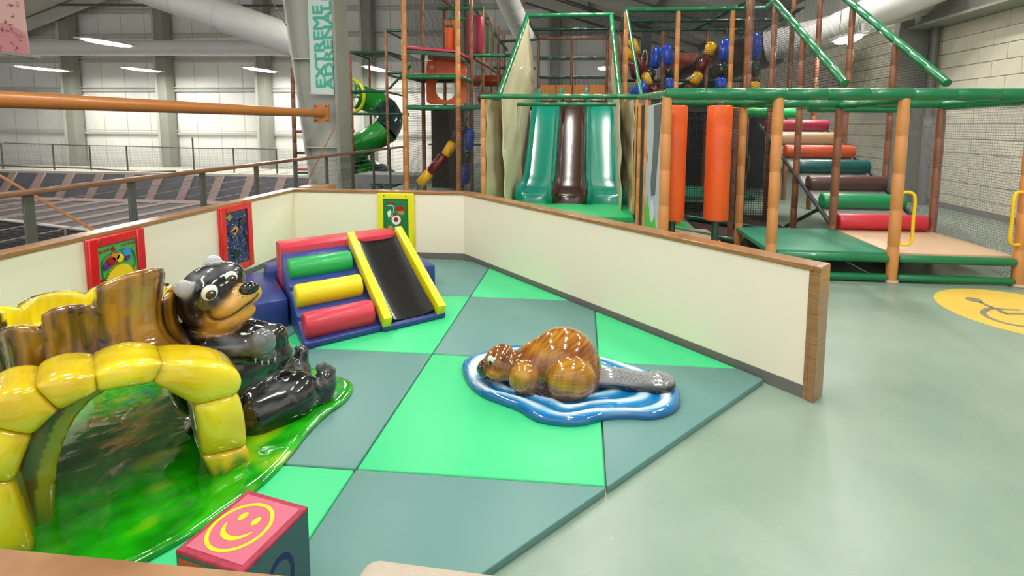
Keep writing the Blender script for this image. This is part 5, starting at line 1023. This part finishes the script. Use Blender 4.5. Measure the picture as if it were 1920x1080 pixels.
# face is upright toward the far-left of the block: up direction follows the two eyes above the mouth
eL, eR, mth = G(456, 968, ZC), G(484, 979, ZC), G(430, 992, ZC); fxx = nrm(eR-eL); fyy = V(-fxx[1], fxx[0], 0)
fc = G(451, 990, ZC)*V(1, 1, 0)+V(0, 0, tcn[2])
ringm('smiley_outline', fc, fxx, fyy, Z, .092, .104, 0, 2*PI, .0015, M_sy, tp)
for s in (-1, 1):
    q = fc+fxx*.031*s+fyy*.035; n = 20; vs = [q+fxx*.012*math.cos(2*PI*k/n)+fyy*.019*math.sin(2*PI*k/n)+Z*z for z in (0, .0016) for k in range(n)]; mk('smiley_eye', vs, [list(range(n))[::-1], list(range(n, 2*n))]+[(k, (k+1) % n, n+(k+1) % n, n+k) for k in range(n)], M_sy, tp)
ringm('smiley_mouth', fc+fyy*.012, fxx, fyy, Z, .052, .070, PI*1.08, PI*1.92, .0015, M_sy, tp, taper=True)
sp_ = mk('side_print', boxv(cm_(hs+.0005, 0, 0), e1*.001, e2*(hs-.018), (0, 0, hs-.018)), BF, M_side, cu, label='grey-teal printed side face')
ringm('printed_ring', cm_(hs+.0015, 0, -.02), e2*.62, V(0, 0, 1), e1, .075, .098, 0, 2*PI, .001, pm('print_dark_blue', '#15205c', .4), sp_)
sp2 = mk('side_print', boxv(cm_(0, -hs-.0005, 0), e1*(hs-.018), e2*.001, (0, 0, hs-.018)), BF, pm('cube_orange_red', '#c0341c', .45), cu, label='orange-red printed side face')
# beige ottoman behind the front wall
qa, qb = G(700, 1034, .42), G(1085, 1084, .42); d_ = nrm(qb-qa); n_ = V(d_[1], -d_[0], 0)
if n_[1] > 0: n_ = -n_
c_ = (qa+qb)/2+n_*.2; o = rbox('ottoman', boxv(V(c_[0], c_[1], .23), (qb-qa)/2+d_*.02, n_*.2, (0, 0, .192)), pm('beige_fabric', '#bcb0a0', .85, bump=.4, bscale=160, var=.06, scale=60), r=.05, seg=4, loc=(c_[0], c_[1], .038)); tag(o, 'beige fabric covered low ottoman at the bottom edge', 'ottoman')
# yellow floor disc with a grey figure
FCx, FCy, FR = 4.16, 4.82, .68
n = 64; vs = [(FCx+FR*math.cos(2*PI*k/n), FCy+FR*math.sin(2*PI*k/n), z) for z in (0.0, .003) for k in range(n)]; dk = thing('floor_sign', 'round yellow floor sign with grey wheelchair-like figure', 'floor sign', (FCx, FCy, 0)); mk('disc', vs, [list(range(n))[::-1], list(range(n, 2*n))]+[(k, (k+1) % n, n+(k+1) % n, n+k) for k in range(n)], pm('sign_yellow', '#e8c354', .4), dk)
M_sg = pm('sign_grey', '#8a8072', .5)
def flat(nm, pix, m=M_sg, z=.004): P_ = [G(x, y, 0)[:2] for x, y in pix]; a = sum(P_[i][0]*P_[(i+1) % len(P_)][1]-P_[(i+1) % len(P_)][0]*P_[i][1] for i in range(len(P_))); P_ = P_ if a > 0 else P_[::-1]; v, f = prism(P_, .003, .0055); return mk(nm, v, f, m, dk)
flat('figure_head', [(1808, 560), (1814, 558), (1826, 559), (1838, 562), (1843, 566), (1839, 569), (1828, 567), (1815, 564)])
def line(nm, pix, w_):
    P_ = catmull([G(x, y, 0)*V(1, 1, 0) for x, y in pix], 5); vs = []
    for i, p in enumerate(P_):
        d = nrm(P_[min(i+1, len(P_)-1)]-P_[max(i-1, 0)]); s = V(-d[1], d[0], 0)*w_/2; vs += [p+s+V(0, 0, .003), p-s+V(0, 0, .003), p+s+V(0, 0, .0055), p-s+V(0, 0, .0055)]
    fs = [(4*i+a, 4*i+b, 4*i+4+b, 4*i+4+a) for i in range(len(P_)-1) for a, b in ((0, 2), (2, 3), (3, 1), (1, 0))]+[(0, 1, 3, 2), (len(vs)-4, len(vs)-2, len(vs)-1, len(vs)-3)]; return mk(nm, vs, fs, m if False else M_sg, dk)
line('figure_neck', [(1838, 567), (1848, 572), (1862, 578)], .035); line('figure_arc', [(1862, 578), (1848, 582), (1843, 587), (1850, 594), (1866, 601), (1890, 608), (1925, 614)], .045)
line('figure_arm', [(1862, 578), (1885, 581), (1912, 582)], .03); line('figure_leg', [(1868, 580), (1876, 584), (1884, 589)], .045); line('figure_leg', [(1884, 589), (1905, 589), (1930, 590)], .035)
# banners
a, b = AY(572, 347, 6.9), AY(617, 343, 6.9); o = rbox('wooden_ledge', aabb(a[0], b[0], 6.7, 7.1, .0, a[2]), M_cap, r=.01, loc=(a[0], 6.9, 0)); tag(o, 'small wooden ledge just behind the back left corner of the pen', 'ledge')
bn1 = thing('hanging_banner', 'tall pale teal banner with vertical teal lettering on the tapered column', 'banner', (-5.62, 10.15, 2.35))
a = AY(577, 0, 10.15); b = AY(583, 176, 10.15); c = AY(626, 178, 10.15); d = AY(622, 0, 10.15); up_ = nrm(a-b); a = b+up_*3.6; d = c+nrm(d-c)*3.6
mk('banner_cloth', [b, c, d, a]+[q+V(0, .012, 0) for q in (b, c, d, a)], BF, pm('banner_mint', '#c3d8cf', .6), bn1); cyl('bottom_rod', b-V(.05, 0, 0), c+V(.04, 0, 0), .018, M_pale, bn1)
M_bt = pm('banner_teal', '#3fae97', .6)
for s, px, py, sz in (('EXTREME', 610, 166, .30), ('ADRENALINE', 626, 168, .27)):
    o_ = AY(px, py, 10.14); o_[1] = 10.14; ex_ = V(-.02, 0, 1); v, f = text_geo(s, sz, o_, ex_, V(-1, 0, -.02), th=.004, bold=.004); wdth = np.max((v-o_)@nrm(ex_)); tgt = 1.72 if s == 'EXTREME' else 2.45; v = np.array(v); v[:, 2] = o_[2]+(v[:, 2]-o_[2])*tgt/wdth; v, f = join(*[(v+V(dx, dy, dz), f) for dx, dy, dz in ((0, 0, 0), (.012, -.0006, 0), (0, .0006, .014), (.012, -.0012, .014))]); mk('lettering', v, f, M_bt, bn1)
bn2 = thing('hanging_banner', 'pink banner with handwritten scribbles at the top left corner', 'banner', (-7.5, 6, 2.6))
a = AY(-60, -40, 6.); b = AY(-60, 88, 6.); c = AY(55, 104, 6.); d = AY(38, -40, 6.)
mk('banner_cloth', [b, c, d, a]+[q+V(0, .01, 0) for q in (b, c, d, a)], BF, pm('banner_pink', '#d3a89d', .6, var=.12, scale=1.2), bn2); cyl('bottom_rod', AY(-60, 91, 6), AY(74, 108, 6), .022, M_steel, bn2)
q1 = [AY(x, y, 6) for x, y in ((-60, 50), (-20, 46), (10, 42), (30, 52), (48, 62), (55, 103), (-60, 88))]; mk('pink_wash', [p+V(0, -.002, 0) for p in q1]+[p+V(0, -.001, 0) for p in q1], [list(range(7)), list(range(7, 14))[::-1]]+[(i, 7+i, 7+(i+1) % 7, (i+1) % 7) for i in range(7)], pm('banner_deep_pink', '#c78285', .6), bn2)
r_ = random.Random(11)
for k in range(16):
    x, y = r_.uniform(0, 42), r_.uniform(5, 92); pts = [(x, y)]
    for j in range(6): pts.append((pts[-1][0]+r_.uniform(-3, 4), pts[-1][1]+r_.uniform(-4, 4)))
    sweep('ink_scribble', [AY(px, py, 5.99) for px, py in catmull([V(px, py) for px, py in pts], 4)], .0022, pm('ink', '#5c3033', .6), bn2, n=4)
for m in bpy.data.meshes:
    m.validate()
